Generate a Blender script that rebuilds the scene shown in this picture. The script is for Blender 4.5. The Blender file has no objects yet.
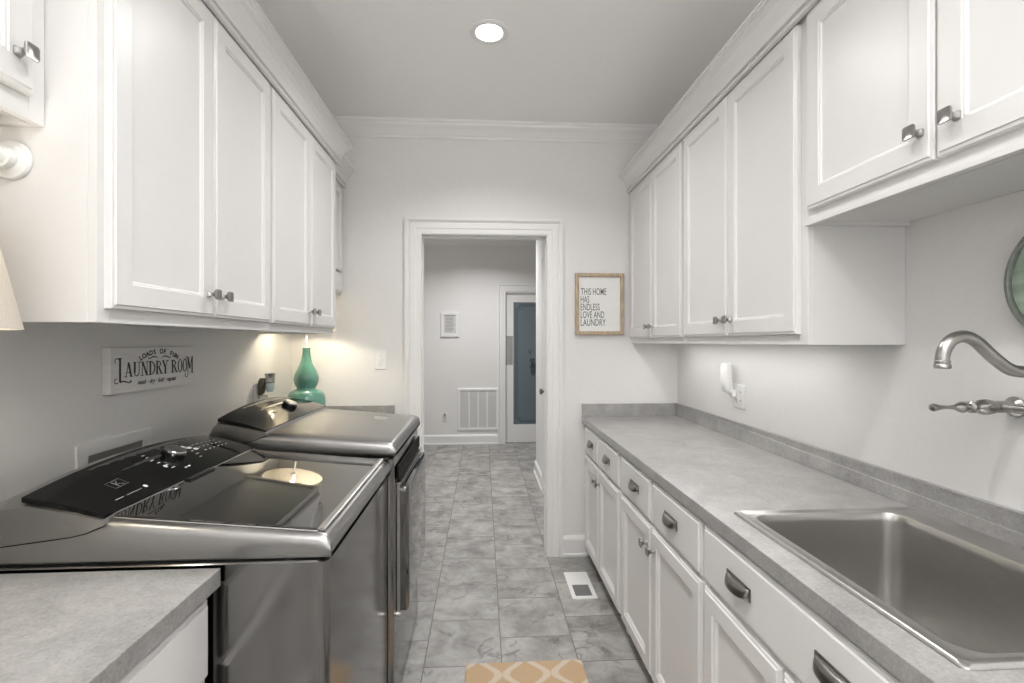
import bpy, bmesh, math, random
from mathutils import Vector, Matrix

random.seed(7)
sc = bpy.context.scene
COL = sc.collection
PI = math.pi

# ------------------------------------------------------------------ camera, world, lights, exposure
cd = bpy.data.cameras.new('camera')
cam = bpy.data.objects.new('camera', cd)
COL.objects.link(cam)
cd.sensor_fit = 'HORIZONTAL'
cd.sensor_width = 36.0
cd.lens = 36.0 * 490.0 / 1024.0
cd.clip_start = 0.02
cam.location = (0, 0, 1.37)
cam.rotation_euler = (PI / 2, 0, -math.atan(29.5 / 490.0))
sc.camera = cam

world = bpy.data.worlds.new('world')
sc.world = world
world.use_nodes = True
world.node_tree.nodes['Background'].inputs[0].default_value = (1.0, 1.0, 1.0, 1)
world.node_tree.nodes['Background'].inputs[1].default_value = 2.5

sc.view_settings.view_transform = 'Standard'
sc.view_settings.look = 'None'
sc.view_settings.gamma = 1.0
sc.view_settings.use_curve_mapping = False
sc.view_settings.exposure = 0.10
sc.cycles.use_denoising = True
sc.cycles.max_bounces = 14
sc.cycles.diffuse_bounces = 8
sc.cycles.glossy_bounces = 6
sc.cycles.sample_clamp_indirect = 6.0
sc.cycles.caustics_reflective = False
sc.cycles.caustics_refractive = False


def area(name, loc, size, power, color=(1, 1, 1), rot=(0, 0, 0), shape='DISK', size_y=None, spread=PI):
    l = bpy.data.lights.new(name, 'AREA')
    l.shape = shape
    l.size = size
    if size_y:
        l.size_y = size_y
    l.energy = power
    l.color = color
    l.spread = spread
    o = bpy.data.objects.new(name, l)
    COL.objects.link(o)
    o.location = loc
    o.rotation_euler = rot
    return o


CEIL = 2.74
CANS = [(0.03, 2.17), (0.03, 0.75), (0.03, -0.75)]
CAN_COL = (1.0, 0.99, 0.98)
for i, (x, y) in enumerate(CANS):
    area('recessed_lamp', (x, y, CEIL - 0.012), 0.12, (9.5, 7, 6)[i], CAN_COL, spread=2.4)
area('added_fill_lamp', (0.05, -0.75, 2.20), 0.34, 68, CAN_COL, rot=(PI, 0, 0))  # unseen uplight added to raise the ambient light off the ceiling
area('hall_lamp', (-0.05, 5.45, CEIL - 0.012), 0.12, 22, CAN_COL, spread=2.5)
area('hall_lamp', (0.0, 4.0, CEIL - 0.012), 0.12, 6, CAN_COL, spread=1.7)

# ------------------------------------------------------------------ materials


def principled(name):
    m = bpy.data.materials.new(name)
    m.use_nodes = True
    nt = m.node_tree
    return m, nt, nt.nodes['Principled BSDF']


def N(nt, kind, **kw):
    n = nt.nodes.new(kind)
    for k, v in kw.items():
        setattr(n, k, v)
    return n


def mat(name, col, rough=0.5, metal=0.0, vary=0.0, scale=20.0, bump=0.0, coat=0.0, spec=0.5, stretch=(1, 1, 1), detail=4.0):
    m, nt, b = principled(name)
    b.inputs['Roughness'].default_value = rough
    b.inputs['Metallic'].default_value = metal
    b.inputs['Coat Weight'].default_value = coat
    b.inputs['Coat Roughness'].default_value = 0.05
    b.inputs['Specular IOR Level'].default_value = spec
    tc = N(nt, 'ShaderNodeTexCoord')
    mp = N(nt, 'ShaderNodeMapping')
    mp.inputs['Scale'].default_value = stretch
    nt.links.new(tc.outputs['Object'], mp.inputs[0])
    nz = N(nt, 'ShaderNodeTexNoise')
    nz.inputs['Scale'].default_value = scale
    nz.inputs['Detail'].default_value = detail
    nt.links.new(mp.outputs[0], nz.inputs['Vector'])
    cr = N(nt, 'ShaderNodeValToRGB')
    lo = [max(0, c * (1 - vary)) for c in col]
    hi = [min(1, c * (1 + vary)) for c in col]
    cr.color_ramp.elements[0].position = 0.3
    cr.color_ramp.elements[1].position = 0.7
    cr.color_ramp.elements[0].color = (*lo, 1)
    cr.color_ramp.elements[1].color = (*hi, 1)
    nt.links.new(nz.outputs['Fac'], cr.inputs[0])
    nt.links.new(cr.outputs[0], b.inputs['Base Color'])
    if bump:
        bp = N(nt, 'ShaderNodeBump')
        bp.inputs['Strength'].default_value = bump
        bp.inputs['Distance'].default_value = 0.002
        nt.links.new(nz.outputs['Fac'], bp.inputs['Height'])
        nt.links.new(bp.outputs[0], b.inputs['Normal'])
    return m


def emit(name, col, strength):
    m, nt, b = principled(name)
    b.inputs['Base Color'].default_value = (*col, 1)
    b.inputs['Emission Color'].default_value = (*col, 1)
    b.inputs['Emission Strength'].default_value = strength
    return m


M = {}
M['wall'] = mat('wall_paint', (0.755, 0.747, 0.737), 0.6, vary=0.012, scale=60, bump=0.03)
M['ceiling'] = mat('ceiling_paint', (0.91, 0.903, 0.895), 0.8, vary=0.01, scale=60)
M['trim'] = mat('white_trim_paint', (0.79, 0.785, 0.775), 0.35, vary=0.006, scale=30)
M['cabinet'] = mat('white_cabinet_paint', (0.745, 0.738, 0.73), 0.33, vary=0.006, scale=30)
M['dark'] = mat('toe_kick_dark_grey', (0.06, 0.058, 0.055), 0.7, vary=0.1)  # even dark grey of the toe kick boards
M['nickel'] = mat('brushed_nickel', (0.38, 0.37, 0.355), 0.28, 1.0, vary=0.08, scale=60)
M['pewter'] = mat('dark_pewter', (0.26, 0.25, 0.24), 0.3, 1.0, vary=0.1, scale=60)
M['steel'] = mat('brushed_stainless', (0.56, 0.55, 0.535), 0.30, 1.0, vary=0.05, scale=40, stretch=(8, 1, 8))
M['graphite'] = mat('graphite_metal', (0.24, 0.235, 0.23), 0.15, 1.0, vary=0.04, scale=400)
M['graphite_top'] = mat('graphite_metal_top', (0.34, 0.335, 0.33), 0.30, 1.0, vary=0.04, scale=400)
M['silver'] = mat('satin_silver', (0.55, 0.54, 0.53), 0.25, 1.0, vary=0.03)
M['blackgloss'] = mat('black_gloss_plastic', (0.007, 0.007, 0.007), 0.09, vary=0.1, spec=0.22)
M['blackrubber'] = mat('black_rubber', (0.012, 0.012, 0.012), 0.7, vary=0.1, spec=0.12)
M['graphite_door'] = mat('polished_graphite_door', (0.24, 0.235, 0.23), 0.07, 1.0, vary=0.03, scale=400)
M['rimgrey'] = mat('grey_green_rim', (0.22, 0.24, 0.22), 0.45, 0.4, vary=0.12, scale=60)
M['print'] = mat('pale_grey_print', (0.62, 0.62, 0.62), 0.5, vary=0.02)
M['plastic'] = mat('white_plastic', (0.80, 0.80, 0.79), 0.35, vary=0.005)
M['wood'] = mat('light_oak_frame', (0.44, 0.345, 0.25), 0.6, vary=0.25, scale=14, stretch=(6, 6, 1), bump=0.15)
M['signwhite'] = mat('whitewashed_board', (0.76, 0.75, 0.735), 0.6, vary=0.05, scale=16, stretch=(1, 1, 9))
M['paper'] = mat('white_board_panel', (0.82, 0.82, 0.81), 0.6, vary=0.01)
M['ink'] = mat('charcoal_lettering', (0.045, 0.042, 0.04), 0.7, vary=0.1)
M['inkgrey'] = mat('grey_lettering', (0.075, 0.072, 0.07), 0.7, vary=0.05)
M['teal'] = mat('teal_glazed_ceramic', (0.11, 0.28, 0.215), 0.12, vary=0.16, scale=9, coat=0.6)
M['greenwood'] = mat('washed_green_planks', (0.34, 0.43, 0.345), 0.5, vary=0.28, scale=6, stretch=(1, 1, 7))
M['bluegreyglass'] = mat('frosted_blue_glass', (0.13, 0.165, 0.185), 0.3, vary=0.06, scale=30, stretch=(6, 1, 1))
M['etch'] = mat('dark_etching', (0.05, 0.075, 0.09), 0.4, vary=0.1)
M['grille'] = mat('grille_louvre_grey', (0.62, 0.615, 0.61), 0.6, vary=0.02)
M['bronze'] = mat('olive_bronze', (0.12, 0.115, 0.085), 0.4, 0.6, vary=0.2)
M['clearoil'] = mat('clear_glass_bottle', (0.55, 0.66, 0.68), 0.06, vary=0.05)
M['cream'] = mat('cream_plastic', (0.72, 0.69, 0.60), 0.4, vary=0.02)
M['ventdark'] = mat('register_grate_grey', (0.17, 0.165, 0.16), 0.5, vary=0.05)
M['pocket'] = mat('brushed_flush_pull', (0.36, 0.355, 0.35), 0.35, 0.6, vary=0.05)
M['lens'] = emit('lit_lamp_lens', (1, 0.985, 0.96), 9.0)
M['striplens'] = emit('lit_strip_lens', (1, 0.98, 0.95), 2.5)
M['bulb'] = emit('lit_bulb', (1, 0.86, 0.62), 14.0)


def laminate():
    m, nt, b = principled('grey_stone_laminate')
    tc = N(nt, 'ShaderNodeTexCoord')
    n1 = N(nt, 'ShaderNodeTexNoise')
    n1.inputs['Scale'].default_value = 9
    n1.inputs['Detail'].default_value = 9
    n1.inputs['Roughness'].default_value = 0.72
    n1.inputs['Distortion'].default_value = 0.5
    n2 = N(nt, 'ShaderNodeTexNoise')
    n2.inputs['Scale'].default_value = 170
    n2.inputs['Detail'].default_value = 3
    for n in (n1, n2):
        nt.links.new(tc.outputs['Object'], n.inputs['Vector'])
    mx = N(nt, 'ShaderNodeMath', operation='MULTIPLY_ADD')
    mx.inputs[1].default_value = 0.45
    nt.links.new(n2.outputs['Fac'], mx.inputs[0])
    ms = N(nt, 'ShaderNodeMath', operation='MULTIPLY')
    ms.inputs[1].default_value = 0.75
    nt.links.new(n1.outputs['Fac'], ms.inputs[0])
    nt.links.new(ms.outputs[0], mx.inputs[2])
    cr = N(nt, 'ShaderNodeValToRGB')
    e = cr.color_ramp.elements
    e[0].position = 0.40
    e[0].color = (0.20, 0.196, 0.191, 1)
    e[1].position = 0.78
    e[1].color = (0.42, 0.413, 0.403, 1)
    nt.links.new(mx.outputs[0], cr.inputs[0])
    nt.links.new(cr.outputs[0], b.inputs['Base Color'])
    b.inputs['Roughness'].default_value = 0.30
    b.inputs['Specular IOR Level'].default_value = 1.0
    b.inputs['Coat Weight'].default_value = 0.15
    b.inputs['Coat Roughness'].default_value = 0.28
    b.inputs['Coat IOR'].default_value = 1.6
    return m


M['laminate'] = laminate()

TILE_W, TILE_L, TILE_X0, TILE_Y0 = 0.329, 0.3435, 0.082, 3.106


def tile_mat():
    m, nt, b = principled('slate_grey_floor_tile')
    L = nt.links.new
    tc = N(nt, 'ShaderNodeTexCoord')
    sp = N(nt, 'ShaderNodeSeparateXYZ')
    L(tc.outputs['Object'], sp.inputs[0])

    def math_(op, a, b_=None, c=None):
        n = N(nt, 'ShaderNodeMath', operation=op)
        for i, v in enumerate((a, b_, c)):
            if v is None:
                continue
            if isinstance(v, (int, float)):
                n.inputs[i].default_value = v
            else:
                L(v, n.inputs[i])
        return n.outputs[0]
    u = math_('DIVIDE', math_('SUBTRACT', sp.outputs[0], TILE_X0), TILE_W)
    iu = math_('FLOOR', u)
    fu = math_('SUBTRACT', u, iu)
    par = math_('FLOORED_MODULO', iu, 2.0)          # 0 for column right of the line at TILE_X0
    v = math_('DIVIDE', math_('SUBTRACT', sp.outputs[1], TILE_Y0), TILE_L)
    v = math_('ADD', v, math_('MULTIPLY', math_('SUBTRACT', 1.0, par), 0.45))
    iv = math_('FLOOR', v)
    fv = math_('SUBTRACT', v, iv)
    du = math_('MULTIPLY', math_('MINIMUM', fu, math_('SUBTRACT', 1.0, fu)), TILE_W)
    dv = math_('MULTIPLY', math_('MINIMUM', fv, math_('SUBTRACT', 1.0, fv)), TILE_L)
    d = math_('MINIMUM', du, dv)
    grout = math_('LESS_THAN', d, 0.0024)
    cid = N(nt, 'ShaderNodeCombineXYZ')
    L(iu, cid.inputs[0])
    L(iv, cid.inputs[1])
    wn = N(nt, 'ShaderNodeTexWhiteNoise', noise_dimensions='3D')
    L(cid.outputs[0], wn.inputs['Vector'])
    off = N(nt, 'ShaderNodeVectorMath', operation='SCALE')
    off.inputs['Scale'].default_value = 7.0
    L(wn.outputs['Color'], off.inputs[0])
    pv = N(nt, 'ShaderNodeVectorMath', operation='ADD')
    L(tc.outputs['Object'], pv.inputs[0])
    L(off.outputs[0], pv.inputs[1])
    n1 = N(nt, 'ShaderNodeTexNoise')
    n1.inputs['Scale'].default_value = 6.5
    n1.inputs['Detail'].default_value = 8
    n1.inputs['Roughness'].default_value = 0.66
    n1.inputs['Distortion'].default_value = 0.35
    L(pv.outputs[0], n1.inputs['Vector'])
    cr = N(nt, 'ShaderNodeValToRGB')
    e = cr.color_ramp.elements
    e[0].position = 0.33
    e[0].color = (0.175, 0.169, 0.160, 1)
    e[1].position = 0.64
    e[1].color = (0.40, 0.390, 0.372, 1)
    L(n1.outputs['Fac'], cr.inputs[0])
    # dark wandering clefts
    n2 = N(nt, 'ShaderNodeTexNoise')
    n2.inputs['Scale'].default_value = 3.6
    n2.inputs['Detail'].default_value = 5
    n2.inputs['Distortion'].default_value = 0.9
    L(pv.outputs[0], n2.inputs['Vector'])
    cl = math_('ABSOLUTE', math_('SUBTRACT', n2.outputs['Fac'], 0.5))
    cl2 = N(nt, 'ShaderNodeMapRange')
    cl2.inputs[1].default_value = 0.0
    cl2.inputs[2].default_value = 0.022
    cl2.inputs[3].default_value = 0.5
    cl2.inputs[4].default_value = 1.0
    L(cl, cl2.inputs[0])
    n3 = N(nt, 'ShaderNodeTexNoise')
    n3.inputs['Scale'].default_value = 9.0
    L(pv.outputs[0], n3.inputs['Vector'])
    msk = N(nt, 'ShaderNodeMapRange')
    msk.inputs[1].default_value = 0.5
    msk.inputs[2].default_value = 0.62
    L(n3.outputs['Fac'], msk.inputs[0])
    cle = math_('ADD', math_('MULTIPLY', cl2.outputs[0], msk.outputs[0]), math_('SUBTRACT', 1.0, msk.outputs[0]))
    tone = math_('MULTIPLY', cle, math_('ADD', 0.93, math_('MULTIPLY', wn.outputs['Value'], 0.14)))
    sc_ = N(nt, 'ShaderNodeVectorMath', operation='SCALE')
    L(cr.outputs[0], sc_.inputs[0])
    L(tone, sc_.inputs['Scale'])
    mx = N(nt, 'ShaderNodeMix', data_type='RGBA')
    L(grout, mx.inputs['Factor'])
    L(sc_.outputs[0], mx.inputs['A'])
    mx.inputs['B'].default_value = (0.13, 0.125, 0.115, 1)
    L(mx.outputs['Result'], b.inputs['Base Color'])
    b.inputs['Roughness'].default_value = 0.42
    bp = N(nt, 'ShaderNodeBump')
    bp.inputs['Strength'].default_value = 0.25
    bp.inputs['Distance'].default_value = 0.004
    h = math_('SUBTRACT', math_('ADD', n1.outputs['Fac'], cle), math_('MULTIPLY', grout, 1.0))
    L(h, bp.inputs['Height'])
    L(bp.outputs[0], b.inputs['Normal'])
    return m


M['tile'] = tile_mat()


def rug_mat():
    m, nt, b = principled('peach_trellis_rug')
    L = nt.links.new
    tc = N(nt, 'ShaderNodeTexCoord')
    sp = N(nt, 'ShaderNodeSeparateXYZ')
    L(tc.outputs['Object'], sp.inputs[0])

    def math_(op, a, b_=None):
        n = N(nt, 'ShaderNodeMath', operation=op)
        for i, v in enumerate((a, b_)):
            if v is None:
                continue
            if isinstance(v, (int, float)):
                n.inputs[i].default_value = v
            else:
                L(v, n.inputs[i])
        return n.outputs[0]
    u = math_('FRACT', math_('DIVIDE', math_('ADD', sp.outputs[0], 5.02), 0.20))
    a = math_('ABSOLUTE', math_('SUBTRACT', u, 0.5))
    c = math_('COSINE', math_('MULTIPLY', sp.outputs[1], 2 * PI / 0.19))
    w = math_('ADD', 0.25, math_('MULTIPLY', c, 0.17))
    nz = N(nt, 'ShaderNodeTexNoise')
    nz.inputs['Scale'].default_value = 140
    L(tc.outputs['Object'], nz.inputs['Vector'])
    d = math_('ADD', math_('ABSOLUTE', math_('SUBTRACT', a, w)), math_('MULTIPLY', math_('SUBTRACT', nz.outputs['Fac'], 0.5), 0.05))
    line = N(nt, 'ShaderNodeMapRange')
    line.inputs[1].default_value = 0.06
    line.inputs[2].default_value = 0.10
    line.inputs[3].default_value = 1.0
    line.inputs[4].default_value = 0.0
    L(d, line.inputs[0])
    mx = N(nt, 'ShaderNodeMix', data_type='RGBA')
    L(line.outputs[0], mx.inputs['Factor'])
    mx.inputs['A'].default_value = (0.47, 0.335, 0.205, 1)
    mx.inputs['B'].default_value = (0.56, 0.475, 0.375, 1)
    L(mx.outputs['Result'], b.inputs['Base Color'])
    b.inputs['Roughness'].default_value = 0.95
    bp = N(nt, 'ShaderNodeBump')
    bp.inputs['Strength'].default_value = 0.6
    bp.inputs['Distance'].default_value = 0.004
    L(nz.outputs['Fac'], bp.inputs['Height'])
    L(bp.outputs[0], b.inputs['Normal'])
    return m


M['rug'] = rug_mat()


def glass_lid():
    m, nt, b = principled('dark_glass_lid')
    b.inputs['Base Color'].default_value = (0.012, 0.011, 0.010, 1)
    b.inputs['Roughness'].default_value = 0.025
    b.inputs['Specular IOR Level'].default_value = 0.9
    b.inputs['IOR'].default_value = 1.6
    b.inputs['Coat Weight'].default_value = 0.6
    b.inputs['Coat Roughness'].default_value = 0.02
    return m


M['lid'] = glass_lid()


def shade_mat():
    m, nt, b = principled('linen_lamp_shade')
    L = nt.links.new
    tc = N(nt, 'ShaderNodeTexCoord')
    nz = N(nt, 'ShaderNodeTexNoise')
    nz.inputs['Scale'].default_value = 220
    L(tc.outputs['Object'], nz.inputs['Vector'])
    cr = N(nt, 'ShaderNodeValToRGB')
    cr.color_ramp.elements[0].color = (0.60, 0.56, 0.50, 1)
    cr.color_ramp.elements[1].color = (0.78, 0.75, 0.70, 1)
    L(nz.outputs['Fac'], cr.inputs[0])
    tr = N(nt, 'ShaderNodeBsdfTranslucent')
    L(cr.outputs[0], tr.inputs[0])
    L(cr.outputs[0], b.inputs['Base Color'])
    b.inputs['Roughness'].default_value = 0.9
    mx = N(nt, 'ShaderNodeMixShader')
    mx.inputs[0].default_value = 0.30
    L(b.outputs[0], mx.inputs[1])
    L(tr.outputs[0], mx.inputs[2])
    L(mx.outputs[0], nt.nodes['Material Output'].inputs[0])
    return m


M['shade'] = shade_mat()

# ------------------------------------------------------------------ mesh builder


class MB:
    def __init__(s):
        s.v = []
        s.f = []
        s.smooth = []

    def add(s, pts):
        i = len(s.v)
        s.v.extend([tuple(p) for p in pts])
        return list(range(i, i + len(pts)))

    def face(s, idx, smooth=False):
        s.f.append(tuple(idx))
        s.smooth.append(smooth)

    def box(s, x0, x1, y0, y1, z0, z1):
        a = s.add([(x0, y0, z0), (x1, y0, z0), (x1, y1, z0), (x0, y1, z0), (x0, y0, z1), (x1, y0, z1), (x1, y1, z1), (x0, y1, z1)])
        for q in ((0, 3, 2, 1), (4, 5, 6, 7), (0, 1, 5, 4), (1, 2, 6, 5), (2, 3, 7, 6), (3, 0, 4, 7)):
            s.face([a[i] for i in q])
        return s

    def fbox(s, fr, u0, u1, v0, v1, n0, n1):
        p = [fr(u, v, n) for n in (n0, n1) for (u, v) in ((u0, v0), (u1, v0), (u1, v1), (u0, v1))]
        a = s.add(p)
        for q in ((0, 3, 2, 1), (4, 5, 6, 7), (0, 1, 5, 4), (1, 2, 6, 5), (2, 3, 7, 6), (3, 0, 4, 7)):
            s.face([a[i] for i in q])
        return s

    def loft(s, rings, closed=True, cap0=False, cap1=False, smooth=False):
        ids = [s.add(r) for r in rings]
        n = len(ids[0])
        for a, b in zip(ids, ids[1:]):
            for i in range(n if closed else n - 1):
                j = (i + 1) % n
                s.face((a[i], a[j], b[j], b[i]), smooth)
        if cap0:
            s.face(list(reversed(ids[0])))
        if cap1:
            s.face(ids[-1])
        return s

    def lathe(s, prof, c, n=32, cap0=True, cap1=True, axis='Z', smooth=True):
        rings = []
        for r, h in prof:
            ring = []
            for k in range(n):
                a = 2 * PI * k / n
                p = (r * math.cos(a), r * math.sin(a), h)
                if axis == 'Y':
                    p = (p[0], p[2], p[1])
                elif axis == 'X':
                    p = (p[2], p[0], p[1])
                ring.append((c[0] + p[0], c[1] + p[1], c[2] + p[2]))
            rings.append(ring)
        return s.loft(rings, True, cap0, cap1, smooth)

    def tube(s, pts, r, n=14, cap=True, smooth=True):
        pts = [Vector(p) for p in pts]
        rs = r if isinstance(r, (list, tuple)) else [r] * len(pts)
        rings = []
        prev = None
        for i, p in enumerate(pts):
            d = (pts[min(i + 1, len(pts) - 1)] - pts[max(i - 1, 0)]).normalized()
            if prev is None:
                ref = Vector((0, 0, 1)) if abs(d.z) < 0.9 else Vector((0, 1, 0))
                u = d.cross(ref).normalized()
            else:
                u = (prev - d * prev.dot(d)).normalized()
            w = d.cross(u)
            prev = u
            rings.append([p + (u * math.cos(2 * PI * k / n) + w * math.sin(2 * PI * k / n)) * rs[i] for k in range(n)])
        return s.loft(rings, True, cap, cap, smooth)

    def prism(s, poly, fr, n0, n1, smooth=False):
        r0 = [fr(u, v, n0) for u, v in poly]
        r1 = [fr(u, v, n1) for u, v in poly]
        return s.loft([r0, r1], True, True, True, smooth)

    def sweep(s, path, prof, mp, closed=False):
        """sweep a profile [(offset, height)] along a mitred planar path; mp(a, b, h) -> xyz"""
        P = [Vector(p) for p in path]
        n = len(P)
        rings = []
        for i in range(n):
            d0 = (P[i] - P[i - 1]).normalized() if (i > 0 or closed) else None
            d1 = (P[(i + 1) % n] - P[i]).normalized() if (i < n - 1 or closed) else None
            d0 = d0 or d1
            d1 = d1 or d0
            n0 = Vector((-d0.y, d0.x))
            n1 = Vector((-d1.y, d1.x))
            m = (n0 + n1).normalized()
            k = 1.0 / max(0.2, m.dot(n0))
            rings.append([mp(P[i].x + m.x * o * k, P[i].y + m.y * o * k, h) for o, h in prof])
        if closed:
            rings.append(rings[0])
        return s.loft(rings, True, not closed, not closed)


def rrect(x0, x1, y0, y1, r, n=6):
    pts = []
    for cx, cy, a0 in ((x1 - r, y1 - r, 0), (x0 + r, y1 - r, PI / 2), (x0 + r, y0 + r, PI), (x1 - r, y0 + r, 1.5 * PI)):
        for k in range(n + 1):
            a = a0 + PI / 2 * k / n
            pts.append((cx + r * math.cos(a), cy + r * math.sin(a)))
    return pts


ORG = {}


def link(o):
    COL.objects.link(o)
    return o


def root_loc(o):
    while o.parent:
        o = o.parent
    return ORG.get(o.name, Vector((0, 0, 0)))


def build(mb, name, material, parent=None, bevel=0.0, seg=2, label=None, smooth_angle=None):
    off = root_loc(parent) if parent else Vector((0, 0, 0))
    me = bpy.data.meshes.new(name)
    me.from_pydata([(x - off.x, y - off.y, z - off.z) for x, y, z in mb.v], [], mb.f)
    for p, sm in zip(me.polygons, mb.smooth):
        p.use_smooth = sm
    bm = bmesh.new()
    bm.from_mesh(me)
    bmesh.ops.remove_doubles(bm, verts=bm.verts, dist=1e-6)
    bmesh.ops.recalc_face_normals(bm, faces=bm.faces)
    bm.to_mesh(me)
    bm.free()
    if any(mb.smooth):
        me.set_sharp_from_angle(angle=math.radians(38))
    me.materials.append(material)
    o = link(bpy.data.objects.new(name, me))
    if parent:
        o.parent = parent
    if bevel:
        md = o.modifiers.new('bevel', 'BEVEL')
        md.width = bevel
        md.segments = seg
        md.limit_method = 'ANGLE'
        md.angle_limit = math.radians(40)
        md.harden_normals = False
    if label:
        o['label'] = label
    return o


def tag(o, label, cat, group=None, kind=None):
    if label:
        o['label'] = label
    if cat:
        o['category'] = cat
    if group:
        o['group'] = group
    if kind:
        o['kind'] = kind
    return o


def thing(name, label, cat, loc, group=None):
    o = link(bpy.data.objects.new(name, None))
    o.empty_display_size = 0.05
    o.location = loc
    ORG[o.name] = Vector(loc)
    return tag(o, label, cat, group)


def struct(mb, name, material, label=None, bevel=0.0):
    o = build(mb, name, material, None, bevel)
    o['kind'] = 'structure'
    if label:
        o['label'] = label
    return o


def sthing(name, label, loc):
    o = link(bpy.data.objects.new(name, None))
    o.empty_display_size = 0.05
    o.location = loc
    ORG[o.name] = Vector(loc)
    o['kind'] = 'structure'
    o['label'] = label
    return o


def text_mb(txt, size, fr, depth=0.0008, xs=1.0, shear=0.0, align='LEFT', track=1.0, bold=0.0):
    """letters of the built-in font as a mesh laid in frame fr(u, v, n)"""
    cu = bpy.data.curves.new('tmp', 'FONT')
    cu.body = txt
    cu.size = size
    cu.shear = shear
    cu.align_x = align
    cu.space_character = track
    cu.resolution_u = 4
    cu.offset = bold
    ob = bpy.data.objects.new('tmp', cu)
    COL.objects.link(ob)
    dg = bpy.context.evaluated_depsgraph_get()
    me = bpy.data.meshes.new_from_object(ob.evaluated_get(dg))
    mb = MB()
    ids = mb.add([fr(v.co.x * xs, v.co.y, depth) for v in me.vertices])
    for p in me.polygons:
        mb.face([ids[i] for i in p.vertices])
    bpy.data.objects.remove(ob)
    bpy.data.curves.remove(cu)
    bpy.data.meshes.remove(me)
    return mb


def merge(a, b):
    k = len(a.v)
    a.v += b.v
    a.f += [tuple(i + k for i in f) for f in b.f]
    a.smooth += b.smooth
    return a


# ------------------------------------------------------------------ room
XL, XR, YB, YF = -1.18, 1.264, 3.11, -1.9          # left wall, right wall, back wall, wall behind the camera
WT = 0.12
OX0, OX1, OZ = -0.385, 0.411, 2.046                 # doorway opening
HY, HXL, HXR, HC = 6.56, -1.3, 0.56, 5.12           # hall end wall, hall left wall, hall right wall, its far corner
HXE = 2.2

b = MB().box(-2.0, 2.6, YF - 0.15, HY + 0.5, -0.06, 0)
struct(b, 'floor', M['tile'], 'grey slate-look tile floor laid in offset columns')
b = MB().box(-2.0, 2.6, YF - 0.15, HY + 0.15, CEIL, CEIL + 0.06)
struct(b, 'ceiling', M['ceiling'], 'smooth grey-white ceiling')
struct(MB().box(XL - WT, XL, YF, YB + WT, 0, CEIL), 'wall_left', M['wall'], 'grey wall behind the washer and dryer')
struct(MB().box(XR, XR + WT, YF, YB + WT, 0, CEIL), 'wall_right', M['wall'], 'grey wall behind the sink')
b = MB()
b.box(XL, OX0 - 0.016, YB, YB + WT, 0, CEIL)
b.box(OX1 + 0.016, XR, YB, YB + WT, 0, CEIL)
b.box(OX0 - 0.016, OX1 + 0.016, YB, YB + WT, OZ + 0.016, CEIL)
struct(b, 'wall_back', M['wall'], 'grey end wall with the doorway')
b = MB()                                             # wall behind the camera, with a wide opening added to let world light in
b.box(XL, -0.75, YF - WT, YF, 0, CEIL)
b.box(0.85, XR, YF - WT, YF, 0, CEIL)
b.box(-0.75, 0.85, YF - WT, YF, 0, 0.8)
b.box(-0.75, 0.85, YF - WT, YF, 2.3, CEIL)
struct(b, 'wall_front', M['wall'])
w = MB()
for x0, x1, z0, z1 in ((-0.75, -0.69, 0.8, 2.3), (0.79, 0.85, 0.8, 2.3), (-0.69, 0.79, 0.8, 0.86), (-0.69, 0.79, 2.24, 2.3), (0.03, 0.07, 0.86, 2.24), (-0.69, 0.79, 1.53, 1.57)):
    w.box(x0, x1, YF - 0.09, YF - 0.03, z0, z1)
struct(w, 'added_window_1', M['trim'])  # unseen window frame, added with its opening as a source of fill light
# hall beyond the doorway
HY0 = YB + WT
struct(MB().box(HXL - WT, HXL, HY0, HY + WT, 0, CEIL), 'wall_hall_left', M['wall'])
PX0, PX1 = 0.305, 1.12                                # pantry door opening in the hall end wall
b = MB()
b.box(HXL, PX0, HY, HY + WT, 0, CEIL)
b.box(PX1, HXE, HY, HY + WT, 0, CEIL)
b.box(PX0, PX1, HY, HY + WT, 2.04, CEIL)
struct(b, 'wall_hall_end', M['wall'], 'grey wall at the far end of the hall')
b = MB().box(PX0 - 0.3, PX1 + 0.3, HY + 0.40, HY + 0.44, 0, CEIL)
struct(b, 'wall_pantry', M['wall'])
DH0, DH1 = 3.50, 4.36                                 # door in the hall's right wall
b = MB()
b.box(HXR, HXR + WT, HY0, DH0, 0, CEIL)
b.box(HXR, HXR + WT, DH1, HC, 0, CEIL)
b.box(HXR, HXR + WT, DH0, DH1, 2.04, CEIL)
b.box(HXR + WT, HXE, HC - WT, HC, 0, CEIL)
struct(b, 'wall_hall_right', M['wall'])
struct(MB().box(HXE, HXE + WT, HC - WT, HY + WT, 0, CEIL), 'wall_hall_side', M['wall'])

# ceiling crown mouldings: profile (offset from wall, z)
CROWN = [(0, 2.646), (0.010, 2.646), (0.014, 2.658), (0.022, 2.664), (0.026, 2.672), (0.040, 2.690), (0.058, 2.704), (0.064, 2.712), (0.066, 2.722), (0.076, 2.726), (0.078, 2.7395), (0, 2.7395)]
b = MB()
b.sweep([(XL, YF), (XR, YF), (XR, YB), (XL, YB)], CROWN, lambda a, c, h: (a, c, h), closed=True)
struct(b, 'trim_1', M['trim'], 'white crown moulding round the laundry ceiling')
b = MB()
b.sweep([(HXL, HY0), (HXR, HY0), (HXR, HC), (HXE, HC), (HXE, HY), (HXL, HY)], CROWN, lambda a, c, h: (a, c, h), closed=True)
struct(b, 'trim_2', M['trim'], 'white crown moulding round the hall ceiling')

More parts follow.
